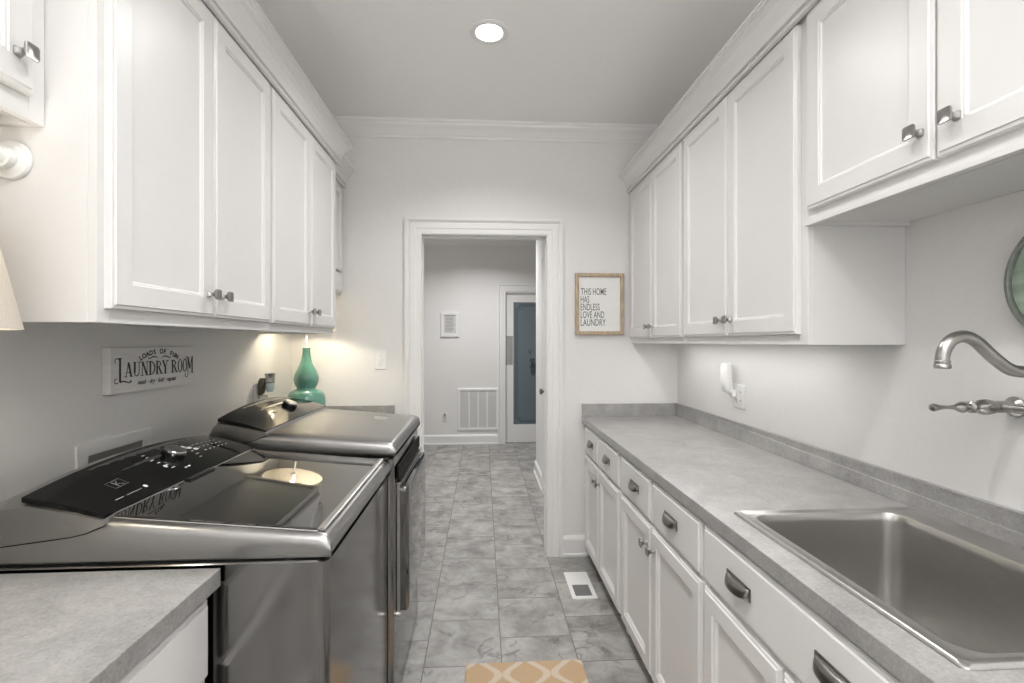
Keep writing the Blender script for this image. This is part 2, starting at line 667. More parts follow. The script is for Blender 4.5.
# baseboards
BASE = [(0, 0.0005), (0.024, 0.0005), (0.024, 0.014), (0.015, 0.022), (0.015, 0.105), (0.010, 0.118), (0.006, 0.122), (0, 0.13)]
b = MB()
b.sweep([(0.690, YB), (OX1 + 0.098, YB)], BASE, lambda a, c, h: (a, c, h))
struct(b, 'baseboard_back', M['trim'], 'white baseboard right of the doorway')
b = MB()
b.sweep([(PX0 - 0.104, HY), (HXL, HY), (HXL, HY0)], BASE, lambda a, c, h: (a, c, h))
struct(b, 'baseboard_hall', M['trim'], 'white baseboard along the hall end wall')
b = MB()
b.sweep([(HXR, DH1 + 0.09), (HXR, HC), (HXE, HC)], BASE, lambda a, c, h: (a, c, h))
struct(b, 'baseboard_hall_right', M['trim'], 'white baseboard at the corner of the hall')

# door casings: profile (offset out from opening, projection)
CAS = [(-0.004, 0.0005), (-0.004, 0.011), (0.004, 0.015), (0.030, 0.015), (0.036, 0.018), (0.066, 0.018), (0.072, 0.013), (0.078, 0.020), (0.086, 0.026), (0.100, 0.026), (0.100, 0.0005)]
b = MB()
b.sweep([(OX0, 0.0005), (OX0, OZ), (OX1, OZ), (OX1, 0.0005)], CAS, lambda a, c, h: (a, YB - h, c))
for x0, x1 in ((OX0 - 0.016, OX0), (OX1, OX1 + 0.016)):
    b.box(x0, x1, YB, HY0, 0.0005, OZ)
b.box(OX0 - 0.016, OX1 + 0.016, YB, HY0, OZ, OZ + 0.016)
b.box(OX0, OX0 + 0.008, YB + 0.05, YB + 0.085, 0.0005, OZ)
b.box(OX1 - 0.008, OX1, YB + 0.05, YB + 0.085, 0.0005, OZ)
b.box(OX0 + 0.008, OX1 - 0.008, YB + 0.05, YB + 0.085, OZ - 0.010, OZ)
struct(b, 'trim_3', M['trim'], 'white moulded casing round the doorway')
b = MB()
b.sweep([(PX0, 0.0005), (PX0, 2.04), (PX1, 2.04), (PX1, 0.0005)], CAS, lambda a, c, h: (a, HY - h, c))
struct(b, 'trim_4', M['trim'], 'white casing round the glazed pantry door')
b = MB()
b.sweep([(DH1, 0.0005), (DH1, 2.04), (DH0, 2.04), (DH0, 0.0005)], [(-o, h) for o, h in CAS], lambda a, c, h: (HXR - h * 0.7, a, c))
struct(b, 'trim_5', M['trim'], 'white casing of the door in the right hall wall')

# ------------------------------------------------------------------ frames and cabinet pieces
FR_R = lambda x: (lambda u, v, n: (x - n, u, v))      # front facing -X (right hand run); u = y, v = z, n = out of the face
FR_L = lambda x: (lambda u, v, n: (x + n, u, v))      # front facing +X (left hand run)
FR_B = lambda y: (lambda u, v, n: (u, y - n, v))      # facing the camera


def panel(fr, u0, u1, v0, v1, loops):
    """nested rectangles (inset, height) -> a moulded door or drawer front"""
    rings = []
    for ins, h in loops:
        rings.append([fr(u, v, h) for u, v in ((u0 + ins, v0 + ins), (u1 - ins, v0 + ins), (u1 - ins, v1 - ins), (u0 + ins, v1 - ins))])
    return MB().loft(rings, True, True, True)


DOOR = [(0, 0.0006), (0, 0.013), (0.002, 0.016), (0.008, 0.017), (0.010, 0.020), (0.056, 0.020), (0.0575, 0.0175), (0.0615, 0.017), (0.064, 0.0125), (0.0655, 0.012)]
DRAWER = [(0, 0.0006), (0, 0.010), (0.003, 0.014), (0.009, 0.0155), (0.011, 0.0195), (0.013, 0.020)]
BDOOR = [(0, 0.0006), (0, 0.010), (0.003, 0.014), (0.009, 0.0155), (0.011, 0.0195), (0.055, 0.020), (0.058, 0.016), (0.064, 0.0145), (0.070, 0.008), (0.073, 0.007)]


def knob_mb(fr, u, v):
    """square flared knob on a waisted square post"""
    rings = []
    for h, s_ in ((0.0202, 0.0085), (0.0225, 0.0085), (0.026, 0.0070), (0.031, 0.0052), (0.036, 0.0058), (0.041, 0.0100), (0.0445, 0.0138), (0.0470, 0.0150), (0.0490, 0.0146), (0.0490, 0.0120), (0.0475, 0.0080)):
        rings.append([fr(u + a, v + c, h) for a, c in rrect(-s_, s_, -s_, s_, s_ * 0.35, 3)])
    return MB().loft(rings, True, True, True, True)


def cup_mb(fr, u, v, a=0.052, hgt=0.028, d=0.021, t=0.0025):
    """bin pull: half dome open underneath, with a thin flange against the drawer"""
    mb = MB()
    nu, nv = 18, 8

    def P(i, j, k):
        th = PI * i / nu
        ph = PI / 2 * j / nv
        su = math.sin(th) ** 0.75
        return fr(u - (a - k) * math.cos(th), v + hgt * 0.5 - (hgt) * (1 - math.cos(ph)) * (0.55 + 0.45 * su) - k * 0.3, 0.0206 + max(0.0, (d - k)) * su * math.sin(ph) ** 0.8 + 0.001)
    outer = [[P(i, j, 0) for j in range(nv + 1)] for i in range(nu + 1)]
    inner = [[P(i, j, t) for j in range(nv + 1)] for i in range(nu + 1)]
    io = [mb.add(r) for r in outer]
    ii = [mb.add(r) for r in inner]
    for i in range(nu):
        for j in range(nv):
            mb.face((io[i][j], io[i + 1][j], io[i + 1][j + 1], io[i][j + 1]), True)
            mb.face((ii[i][j], ii[i][j + 1], ii[i + 1][j + 1], ii[i + 1][j]), True)
        mb.face((io[i][nv], io[i + 1][nv], ii[i + 1][nv], ii[i][nv]))
    mb.fbox(fr, u - a - 0.004, u + a + 0.004, v + hgt * 0.5 - 0.003, v + hgt * 0.5 + 0.004, 0.0204, 0.0230)
    mb.fbox(fr, u - a - 0.004, u - a + 0.003, v - hgt * 0.5, v + hgt * 0.5, 0.0204, 0.0230)
    mb.fbox(fr, u + a - 0.003, u + a + 0.004, v - hgt * 0.5, v + hgt * 0.5, 0.0204, 0.0230)
    return mb


def door(parent, fr, u0, u1, v0, v1, knob=None, loops=DOOR, km='nickel'):
    d = build(panel(fr, u0, u1, v0, v1, loops), 'door', M['cabinet'], parent)
    if knob:
        build(knob_mb(fr, *knob), 'knob', M[km], d, label='metal square knob')
    return d


def drawer(parent, fr, u0, u1, v0, v1, pulls, name='drawer_front'):
    d = build(panel(fr, u0, u1, v0, v1, DRAWER), name, M['cabinet'], parent)
    for u in pulls:
        build(cup_mb(fr, u, (v0 + v1) / 2 + 0.002), 'cup_pull', M['pewter'], d, label='dark metal cup pull')
    return d


def cab_crown(parent, fr_sweep, path, z0=2.325):
    prof = [(0, z0), (0.013, z0), (0.0155, z0 + 0.006), (0.013, z0 + 0.012), (0.005, z0 + 0.0135), (0.005, z0 + 0.019), (0.017, z0 + 0.022), (0.0185, z0 + 0.030), (0.022, z0 + 0.046), (0.030, z0 + 0.066), (0.042, z0 + 0.083), (0.054, z0 + 0.092), (0.055, z0 + 0.099), (0.062, z0 + 0.101), (0.064, z0 + 0.106), (0.070, z0 + 0.107), (0.070, 2.44), (0, 2.44)]
    mb = MB()
    mb.sweep(path, prof, fr_sweep)
    return build(mb, 'crown', M['cabinet'], parent)


def wall_cabinet(label, side, xw, xf, y0, y1, z0, z1, frame=True, recess=0.012, group=None, rail=0.03):
    """carcass with a face frame; side +1 faces -X (right run), -1 faces +X"""
    t = thing('wall_cabinet', label, 'cabinet', (xw, (y0 + y1) / 2, z0), group)
    b = MB()
    sgn = -1 if side > 0 else 1
    xi = xf - sgn * 0.019                               # back of face frame
    xs = sorted((xw - 0.0 if False else xw + sgn * 0.0008, xi))
    b.box(xs[0], xs[1], y0, y0 + 0.016, z0, z1)
    b.box(xs[0], xs[1], y1 - 0.016, y1, z0, z1)
    b.box(xs[0], xs[1], y0 + 0.016, y1 - 0.016, z0 + recess, z0 + recess + 0.016)
    b.box(xs[0], xs[1], y0 + 0.016, y1 - 0.016, z1 - 0.016, z1)
    xb = sorted((xw + sgn * 0.0008, xw + sgn * 0.008))
    b.box(xb[0], xb[1], y0 + 0.016, y1 - 0.016, z0 + recess + 0.016, z1 - 0.016)
    build(b, 'carcass', M['cabinet'], t, 0.001)
    f = MB()
    a0, a1 = sorted((xi, xf))
    f.box(a0, a1, y0, y0 + 0.035, z0, z1)
    f.box(a0, a1, y1 - 0.035, y1, z0, z1)
    f.box(a0, a1, y0 + 0.035, y1 - 0.035, z0, z0 + rail + 0.02)
    f.box(a0, a1, y0 + 0.035, y1 - 0.035, z1 - 0.06, z1)
    build(f, 'face_frame', M['cabinet'], t, 0.0012)
    return t


# ------------------------------------------------------------------ right run: wall cabinets
XF = 0.960                                              # face frame plane; doors stand 20 mm proud
frR = FR_R(XF)
swR = lambda a, c, h: (a, c, h)
R_TOP = 2.39
t = wall_cabinet('tall white double-door wall cabinet beside the framed quote sign', 1, XR, XF, 2.268, YB - 0.001, 1.36, R_TOP)
door(t, frR, 2.690, 3.095, 1.392, 2.3248, (2.722, 1.453))
door(t, frR, 2.282, 2.686, 1.392, 2.3248, (2.654, 1.453))
cab_crown(t, swR, [(0.942, 2.268), (0.942, YB - 0.001)])
t = wall_cabinet('tall white double-door wall cabinet above the plug-in air freshener', 1, XR, XF, 1.392, 2.2675, 1.36, R_TOP)
door(t, frR, 1.842, 2.254, 1.392, 2.3248, (1.876, 1.453))
door(t, frR, 1.422, 1.838, 1.392, 2.3248, (1.806, 1.453))
cab_crown(t, swR, [(0.942, 1.392), (0.942, 2.2675)])
t = wall_cabinet('short white wall cabinet mounted high over the sink', 1, XR, XF, 0.50, 1.3915, 1.712, R_TOP)
door(t, frR, 0.972, 1.378, 1.752, 2.3248, (0.999, 1.818))
door(t, frR, 0.552, 0.966, 1.752, 2.3248, (0.917, 1.818))
b = MB()
b.box(0.947, 0.9605, 0.50, 1.3915, 1.709, 1.722)
build(b, 'light_rail', M['cabinet'], t, 0.001)
cab_crown(t, swR, [(0.942, 0.50), (0.942, 1.3915)])
# under cabinet strip light
t = thing('under_cabinet_light', 'thin lit strip light under the right wall cabinets', 'light', (1.09, 2.25, 1.372))
build(MB().box(1.075, 1.11, 1.62, 2.92, 1.362, 1.3715), 'housing', M['plastic'], t, 0.001)
build(MB().box(1.080, 1.105, 1.63, 2.91, 1.3605, 1.3625), 'lens', M['striplens'], t)
area('strip_lamp', (1.0925, 2.27, 1.358), 0.02, 1.8, (1, 0.985, 0.96), (0, 0, 0), 'RECTANGLE', 1.28)

# ------------------------------------------------------------------ right run: base cabinets
BX = 0.660                                              # face frame plane
frB = FR_R(BX)
CT = 0.89                                               # countertop surface
ZB0 = 0.068                                             # bottom of the boxes above the toe kick


def base_cabinet(label, fr, side, xf, xw, y0, y1):
    t = thing('base_cabinet', label, 'cabinet', ((xf + xw) / 2, (y0 + y1) / 2, 0))
    sgn = 1 if side > 0 else -1
    xi = xf + sgn * 0.019
    a0, a1 = sorted((xi, xw - sgn * 0.001))
    b = MB()
    top = CT - 0.040
    b.box(a0, a1, y0, y0 + 0.016, 0.0005, top)
    b.box(a0, a1, y1 - 0.016, y1, 0.0005, top)
    b.box(a0, a1, y0 + 0.016, y1 - 0.016, ZB0, ZB0 + 0.016)
    c0, c1 = sorted((xw - sgn * 0.001, xw - sgn * 0.009))
    b.box(c0, c1, y0 + 0.016, y1 - 0.016, ZB0 + 0.016, top)
    build(b, 'carcass', M['cabinet'], t)
    f = MB()
    a0, a1 = sorted((xf, xi))
    f.box(a0, a1, y0, y0 + 0.03, ZB0, top)
    f.box(a0, a1, y1 - 0.03, y1, ZB0, top)
    f.box(a0, a1, y0 + 0.03, y1 - 0.03, ZB0, ZB0 + 0.04)
    f.box(a0, a1, y0 + 0.03, y1 - 0.03, top - 0.04, top)
    f.box(a0, a1, y0 + 0.03, y1 - 0.03, 0.65, 0.685)
    build(f, 'face_frame', M['cabinet'], t, 0.001)
    k0, k1 = sorted((xf + sgn * 0.075, xf + sgn * 0.085))
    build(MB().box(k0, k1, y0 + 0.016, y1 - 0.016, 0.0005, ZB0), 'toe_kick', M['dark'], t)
    return t


DZ0, DZ1, LZ0, LZ1 = 0.676, 0.838, 0.080, 0.660
KZ = 0.585
t = base_cabinet('white base cabinet with two narrow drawers, beside the doorway wall', frB, 1, BX, XR, 2.268, YB - 0.001)
drawer(t, frB, 2.698, 3.055, DZ0, DZ1, (2.865,))
drawer(t, frB, 2.288, 2.680, DZ0, DZ1, (2.490,))
door(t, frB, 2.692, 3.055, LZ0, LZ1, (2.726, KZ), BDOOR)
door(t, frB, 2.288, 2.686, LZ0, LZ1, (2.652, KZ), BDOOR)
t = base_cabinet('white base cabinet with two drawers and two doors, next to the sink cabinet', frB, 1, BX, XR, 1.402, 2.2675)
drawer(t, frB, 1.846, 2.246, DZ0, DZ1, (2.030,))
drawer(t, frB, 1.412, 1.828, DZ0, DZ1, (1.632,))
door(t, frB, 1.840, 2.246, LZ0, LZ1, (1.876, KZ), BDOOR)
door(t, frB, 1.412, 1.834, LZ0, LZ1, (1.796, KZ), BDOOR)
t = base_cabinet('white sink base cabinet with one long false drawer front', frB, 1, BX, XR, 0.64, 1.4015)
drawer(t, frB, 0.652, 1.392, DZ0, DZ1, (1.190, 0.850), 'false_drawer_front')
door(t, frB, 1.024, 1.392, LZ0, LZ1, (1.06, KZ), BDOOR)
door(t, frB, 0.652, 1.018, LZ0, LZ1, (0.982, KZ), BDOOR)
t = base_cabinet('white base cabinet past the near side of the sink', frB, 1, BX, XR, -0.40, 0.6395)
drawer(t, frB, -0.385, 0.627, DZ0, DZ1, (0.12,))
door(t, frB, 0.125, 0.627, LZ0, LZ1, (0.16, KZ), BDOOR)
door(t, frB, -0.385, 0.119, LZ0, LZ1, (0.08, KZ), BDOOR)

# countertop with backsplash, cut out for the sink
SX0, SX1, SY0, SY1 = 0.700, 1.236, 0.672, 1.335         # sink rim
t = thing('countertop', 'long grey stone-look laminate countertop with the sink set in it', 'countertop', (0.97, 1.36, CT - 0.038))
XE = 0.636
b = MB()
z0, z1 = CT - 0.038, CT
hx0, hx1, hy0, hy1 = SX0 + 0.012, SX1 - 0.012, SY0 + 0.012, SY1 - 0.012
xs = (XE, hx0, hx1, XR - 0.001)
ys = (-0.42, hy0, hy1, YB - 0.001)
gid = {}
for k, z in enumerate((z0, z1)):
    for i, x in enumerate(xs):
        for j, y in enumerate(ys):
            gid[i, j, k] = b.add([(x, y, z)])[0]
for i in range(3):
    for j in range(3):
        if (i, j) == (1, 1):
            continue
        for k in (0, 1):
            b.face((gid[i, j, k], gid[i + 1, j, k], gid[i + 1, j + 1, k], gid[i, j + 1, k]))
for i in range(3):
    for j in (0, 3):
        b.face((gid[i, j, 0], gid[i + 1, j, 0], gid[i + 1, j, 1], gid[i, j, 1]))
    for j in (0, 3):
        b.face((gid[j, i, 0], gid[j, i + 1, 0], gid[j, i + 1, 1], gid[j, i, 1]))
b.face((gid[1, 1, 0], gid[2, 1, 0], gid[2, 1, 1], gid[1, 1, 1]))
b.face((gid[1, 2, 0], gid[2, 2, 0], gid[2, 2, 1], gid[1, 2, 1]))
b.face((gid[1, 1, 0], gid[1, 2, 0], gid[1, 2, 1], gid[1, 1, 1]))
b.face((gid[2, 1, 0], gid[2, 2, 0], gid[2, 2, 1], gid[2, 1, 1]))
build(b, 'worktop', M['laminate'], t, 0.0015)
BS = CT + 0.082
b = MB()
b.box(XR - 0.0205, XR - 0.0008, -0.42, YB - 0.0008, CT, BS)
b.box(XE, XR - 0.0205, YB - 0.0205, YB - 0.0008, CT, BS)
build(b, 'backsplash', M['laminate'], t, 0.0015)

# sink
t = thing('sink', 'deep stainless steel drop-in utility sink', 'sink', ((SX0 + SX1) / 2, (SY0 + SY1) / 2, CT))
BX0, BX1, BY0, BY1 = 0.737, 1.150, 0.706, 1.304


def rr(x0, x1, y0, y1, r, z):
    return [(x, y, z) for x, y in rrect(x0, x1, y0, y1, r, 8)]


b = MB()
rings = [rr(SX0, SX1, SY0, SY1, 0.012, CT + 0.0006), rr(SX0 + 0.001, SX1 - 0.001, SY0 + 0.001, SY1 - 0.001, 0.012, CT + 0.004),
         rr(SX0 + 0.005, SX1 - 0.005, SY0 + 0.005, SY1 - 0.005, 0.012, CT + 0.007), rr(SX0 + 0.012, SX1 - 0.012, SY0 + 0.012, SY1 - 0.012, 0.012, CT + 0.0065),
         rr(SX0 + 0.016, SX1 - 0.016, SY0 + 0.016, SY1 - 0.016, 0.014, CT + 0.0035),
         rr(BX0 - 0.006, BX1 + 0.006, BY0 - 0.006, BY1 + 0.006, 0.050, CT + 0.0035), rr(BX0 - 0.002, BX1 + 0.002, BY0 - 0.002, BY1 + 0.002, 0.048, CT + 0.0025),
         rr(BX0, BX1, BY0, BY1, 0.046, CT - 0.002), rr(BX0 + 0.002, BX1 - 0.002, BY0 + 0.002, BY1 - 0.002, 0.045, CT - 0.02),
         rr(BX0 + 0.010, BX1 - 0.010, BY0 + 0.010, BY1 - 0.010, 0.044, CT - 0.25), rr(BX0 + 0.014, BX1 - 0.014, BY0 + 0.014, BY1 - 0.014, 0.044, CT - 0.275),
         rr(BX0 + 0.026, BX1 - 0.026, BY0 + 0.026, BY1 - 0.026, 0.040, CT - 0.29), rr(BX0 + 0.045, BX1 - 0.045, BY0 + 0.045, BY1 - 0.045, 0.034, CT - 0.295),
         rr(0.90, 1.0, 0.95, 1.05, 0.045, CT - 0.300)]
b.loft(rings, True, False, True, True)
o = build(b, 'basin', M['steel'], t)
b = MB().lathe([(0.046, 0), (0.046, 0.003), (0.038, 0.004), (0.034, 0.0005), (0.010, 0.0005), (0.008, 0.006), (0.001, 0.007)], (0.95, 1.0, CT - 0.2995), 28)
build(b, 'drain', M['nickel'], t)

# wall mounted bridge faucet
FY = 0.985
FDX = -0.010
t = thing('faucet', 'wall-mounted brushed nickel faucet with a curved spout and lever handle', 'faucet', (XR, FY, 1.2))


def catmull(pts, n=8):
    out = []
    P = [Vector(p) for p in pts]
    P = [P[0] * 2 - P[1]] + P + [P[-1] * 2 - P[-2]]
    for i in range(1, len(P) - 2):
        for k in range(n):
            q = k / n
            a, b_, c, d = P[i - 1:i + 3]
            out.append(0.5 * ((2 * b_) + (c - a) * q + (2 * a - 5 * b_ + 4 * c - d) * q * q + (3 * b_ - a - 3 * c + d) * q ** 3))
    out.append(P[-2])
    return out


sp = catmull([(0.986, FY, 1.322), (0.986, FY, 1.336), (0.992, FY, 1.356), (1.008, FY, 1.374), (1.034, FY, 1.381), (1.062, FY, 1.370), (1.100, FY, 1.337), (1.135, FY, 1.312), (1.165, FY, 1.305), (1.21, FY, 1.306), (1.225, FY, 1.300)], 6)
sp = [(p[0] + FDX * max(0.0, min(1.0, (1.2 - p[0]) / 0.05)), p[1], p[2]) for p in sp]
b = MB().tube(sp, 0.0128, 18)
b.lathe([(0.0135, 0), (0.0155, 0.003), (0.0150, 0.008), (0.0135, 0.010), (0.0140, 0.016), (0.0120, 0.019)], (0.986 + FDX, FY, 1.3125), 24)
build(b, 'spout', M['nickel'], t)
b = MB().lathe([(0.018, 1.170), (0.020, 1.176), (0.016, 1.185), (0.015, 1.20), (0.020, 1.21), (0.020, 1.24), (0.015, 1.252), (0.0125, 1.28), (0.016, 1.292), (0.017, 1.308), (0.013, 1.316), (0.012, 1.322), (0.004, 1.328)], (1.225, FY, 0), 24)
b.tube([(1.225, FY - 0.105, 1.215), (1.225, FY + 0.105, 1.215)], 0.011, 16)
for yy in (FY - 0.105, FY + 0.105):
    b.tube([(XR - 0.010, yy, 1.215), (1.205, yy, 1.215)], [0.0145, 0.0145], 16)
    b.lathe([(0.024, -0.0008), (0.024, -0.004), (0.020, -0.008), (0.014, -0.013)], (XR, yy, 1.215), 26, axis='X')
build(b, 'bridge_body', M['nickel'], t)
for yy in (FY + 0.105, FY - 0.105):
    b = MB()
    b.lathe([(0.012, 0.0), (0.0165, -0.012), (0.019, -0.026), (0.0175, -0.040), (0.011, -0.048), (0.010, -0.054), (0.0145, -0.059), (0.0145, -0.064), (0.009, -0.068), (0.0085, -0.074), (0.0125, -0.080), (0.0135, -0.088), (0.009, -0.098), (0.0055, -0.106), (0.0045, -0.120), (0.005, -0.136), (0.008, -0.150), (0.0095, -0.157), (0.008, -0.162), (0.003, -0.164)], (1.215, yy, 1.215), 20, axis='X')
    build(b, 'lever_handle', M['nickel'], t)

# round sign on the right wall
t = thing('round_wall_sign', 'round green-washed plank disc with a grey metal rim, hung over the sink', 'wall decor', (XR, 0.972, 1.50))
RC = (XR, 0.953, 1.508)
b = MB().lathe([(0.135, -0.0015), (0.135, -0.012)], RC, 64, axis='X', smooth=False)
build(b, 'plank_disc', M['greenwood'], t)
b = MB().lathe([(0.147, -0.001), (0.147, -0.019), (0.145, -0.021), (0.139, -0.021), (0.137, -0.019), (0.1355, -0.012), (0.1355, -0.001)], RC, 64, False, False, axis='X')
build(b, 'rim', M['rimgrey'], t)

# outlet and plug-in on the right wall
frRW = FR_R(XR)


def wall_plate(label, name, cat, fr, u, v, kind='outlet', hw=0.036):
    t = thing(name, label, cat, fr(u, v, 0))
    rings = []
    for ins, h in ((0, 0.0005), (0, 0.003), (0.003, 0.006), (0.010, 0.007)):
        rings.append([fr(u + a, v + c, h) for a, c in rrect(-hw + ins, hw - ins, -0.059 + ins, 0.059 - ins, 0.006, 3)])
    build(MB().loft(rings, True, True, True), 'plate', M['plastic'], t)
    if kind == 'outlet':
        for gu in ((0.0,) if hw < 0.05 else (-0.023, 0.023)):
            for dv in (-0.020, 0.020):
                f = MB()
                f.loft([[fr(u + gu + a, v + dv + c, h) for a, c in rrect(-0.017, 0.017, -0.0145, 0.0145, 0.011, 4)] for h in (0.0072, 0.0092)], True, True, True)
                rc = build(f, 'receptacle', M['plastic'], t)
                for du in (-0.006, 0.006):
                    s_ = MB()
                    s_.fbox(fr, u + gu + du - 0.0011, u + gu + du + 0.0011, v + dv - 0.003, v + dv + 0.006, 0.0090, 0.0095)
                    build(s_, 'slot', M['blackrubber'], rc, label='dark plug slot')
    else:
        f = MB()
        f.fbox(fr, u - 0.005, u + 0.005, v - 0.011, v + 0.011, 0.0068, 0.0085)
        f.prism([(-0.004, -0.002), (0.004, -0.002), (0.004, 0.010), (-0.004, 0.010)], lambda a, c, n: fr(u + a, v + c, n + 0.0), 0.0085, 0.016)
        build(f, 'toggle', M['plastic'], t)
        for dv in (-0.03, 0.03):
            build(MB().loft([[fr(u + 0.003 * math.cos(k * PI / 5), v + dv + 0.003 * math.sin(k * PI / 5), h) for k in range(10)] for h in (0.0068, 0.0080)], True, True, True), 'screw', M['nickel'], t)
    return t


wall_plate('white double outlet plate on the right wall over the counter', 'wall_outlet', 'outlet', frRW, 2.340, 1.100, 'outlet', 0.057)
t = thing('air_freshener', 'white plug-in air freshener in the outlet on the right wall', 'air freshener', (XR - 0.03, 2.395, 1.12))
u0 = 2.385
b = MB()
rings = []
for v, hw, dep, du in ((1.112, 0.008, 0.010, -0.010), (1.117, 0.018, 0.026, -0.008), (1.130, 0.025, 0.036, -0.004), (1.165, 0.028, 0.040, 0.0), (1.215, 0.028, 0.038, 0.004), (1.250, 0.027, 0.034, 0.007), (1.258, 0.022, 0.028, 0.008), (1.261, 0.014, 0.020, 0.008)):
    rings.append([frRW(u0 + du + a, v, 0.030 + c) for a, c in rrect(-hw, hw, -0.012, dep, min(hw, (dep + 0.012) / 2) * 0.75, 4)])
b.loft(rings, True, True, True, True)
bd = build(b, 'body', M['plastic'], t)
b = MB()
b.fbox(frRW, 2.352, 2.390, 1.096, 1.132, 0.0096, 0.032)
build(b, 'plug', M['plastic'], t, 0.004)

# ------------------------------------------------------------------ left run: wall cabinets
LXF = -0.80                                              # frame plane of the deep cabinets, doors to -0.78
frL = FR_L(LXF)
swL = lambda a, c, h: (a, c, h)
t = wall_cabinet('deep white double-door wall cabinet over the washer', -1, XL, LXF, 1.068, 1.876, 1.41, R_TOP)
door(t, frL, 1.086, 1.480, 1.440, 2.3248, (1.448, 1.504))
door(t, frL, 1.484, 1.866, 1.440, 2.3248, (1.516, 1.504))
cab_crown(t, swL, [(-0.781, 1.876), (-0.781, 1.068)])
t = wall_cabinet('deep white double-door wall cabinet over the dryer', -1, XL, LXF, 1.8765, 2.683, 1.41, R_TOP)
door(t, frL, 1.888, 2.288, 1.440, 2.3248, (2.256, 1.504))
door(t, frL, 2.292, 2.672, 1.440, 2.3248, (2.324, 1.504))
cab_crown(t, swL, [(-0.90, 2.683), (-0.781, 2.683), (-0.781, 1.8765)])
t = wall_cabinet('narrow shallower white wall cabinet in the corner above the teal lamp', -1, XL, -0.88, 2.6845, YB - 0.001, 1.655, R_TOP)
fr5 = FR_L(-0.88)
door(t, fr5, 2.705, 3.09, 1.80, 2.3248)
drawer(t, fr5, 2.705, 3.09, 1.668, 1.79, (), 'lower_panel')
cab_crown(t, swL, [(-0.861, YB - 0.001), (-0.861, 2.6845)])
t = wall_cabinet('short white wall cabinet over the beige table lamp', -1, XL, -0.902, 0.25, 1.067, 1.812, R_TOP)
fr6 = FR_L(-0.902)
door(t, fr6, 0.665, 1.026, 1.856, 2.3248, (0.985, 1.921))
door(t, fr6, 0.270, 0.661, 1.856, 2.3248, (0.31, 1.918))
cab_crown(t, swL, [(-0.883, 1.067), (-0.883, 0.25)])

# hanging rod below the short cabinet
t = thing('hanging_rod', 'white round hanging rod with a flange on the tall cabinet side', 'rod', (-0.965, 1.067, 1.738))
b = MB().lathe([(0.041, -0.0008), (0.041, -0.004), (0.038, -0.008), (0.031, -0.009), (0.028, -0.012), (0.022, -0.013)], (-0.965, 1.067, 1.742), 36, axis='Y')
b.lathe([(0.021, -0.013), (0.023, -0.016), (0.023, -0.030), (0.018, -0.030)], (-0.965, 1.067, 1.742), 28, axis='Y')
build(b, 'flange', M['plastic'], t)
b = MB().tube([(-0.965, 1.050, 1.742), (-0.965, 0.26, 1.742)], 0.016, 20)
build(b, 'pole', M['plastic'], t)

# ------------------------------------------------------------------ left run: near counter
LBX = -0.582
t = base_cabinet('white base cabinet under the near left counter', FR_L(LBX), -1, LBX, XL, 0.16, 1.066)
frLB = FR_L(LBX)
drawer(t, frLB, 0.175, 1.052, DZ0, DZ1, ())
door(t, frLB, 0.605, 1.052, LZ0, LZ1, (0.64, KZ), BDOOR)
door(t, frLB, 0.175, 0.600, LZ0, LZ1, (0.565, KZ), BDOOR)
t = thing('countertop', 'grey stone-look laminate counter in the near left corner beside the washer', 'countertop', (-0.87, 0.6, CT - 0.038))
build(MB().box(XL + 0.001, -0.554, 0.14, 1.0745, CT - 0.038, CT), 'worktop', M['laminate'], t, 0.0015)
build(MB().box(XL + 0.0008, XL + 0.0205, 0.14, 1.0745, CT, BS), 'backsplash', M['laminate'], t, 0.0015)
# far left counter under the lamp
t = base_cabinet('white base cabinet in the far corner behind the dryer', FR_L(LBX), -1, LBX, XL, 2.515, YB - 0.001)
drawer(t, frLB, 2.53, 3.095, DZ0, DZ1, ())
door(t, frLB, 2.53, 3.095, LZ0, LZ1, None, BDOOR)
t = thing('countertop', 'grey laminate counter in the far corner beyond the dryer', 'countertop', (-0.86, 2.81, CT - 0.038))
build(MB().box(XL + 0.001, -0.548, 2.505, YB - 0.001, CT - 0.038, CT), 'worktop', M['laminate'], t, 0.0015)
b = MB().box(XL + 0.0205, -0.548, YB - 0.0205, YB - 0.0008, CT, BS)
b.box(XL + 0.0008, XL + 0.0205, 2.505, YB - 0.0008, CT, BS)
build(b, 'backsplash', M['laminate'], t, 0.0015)


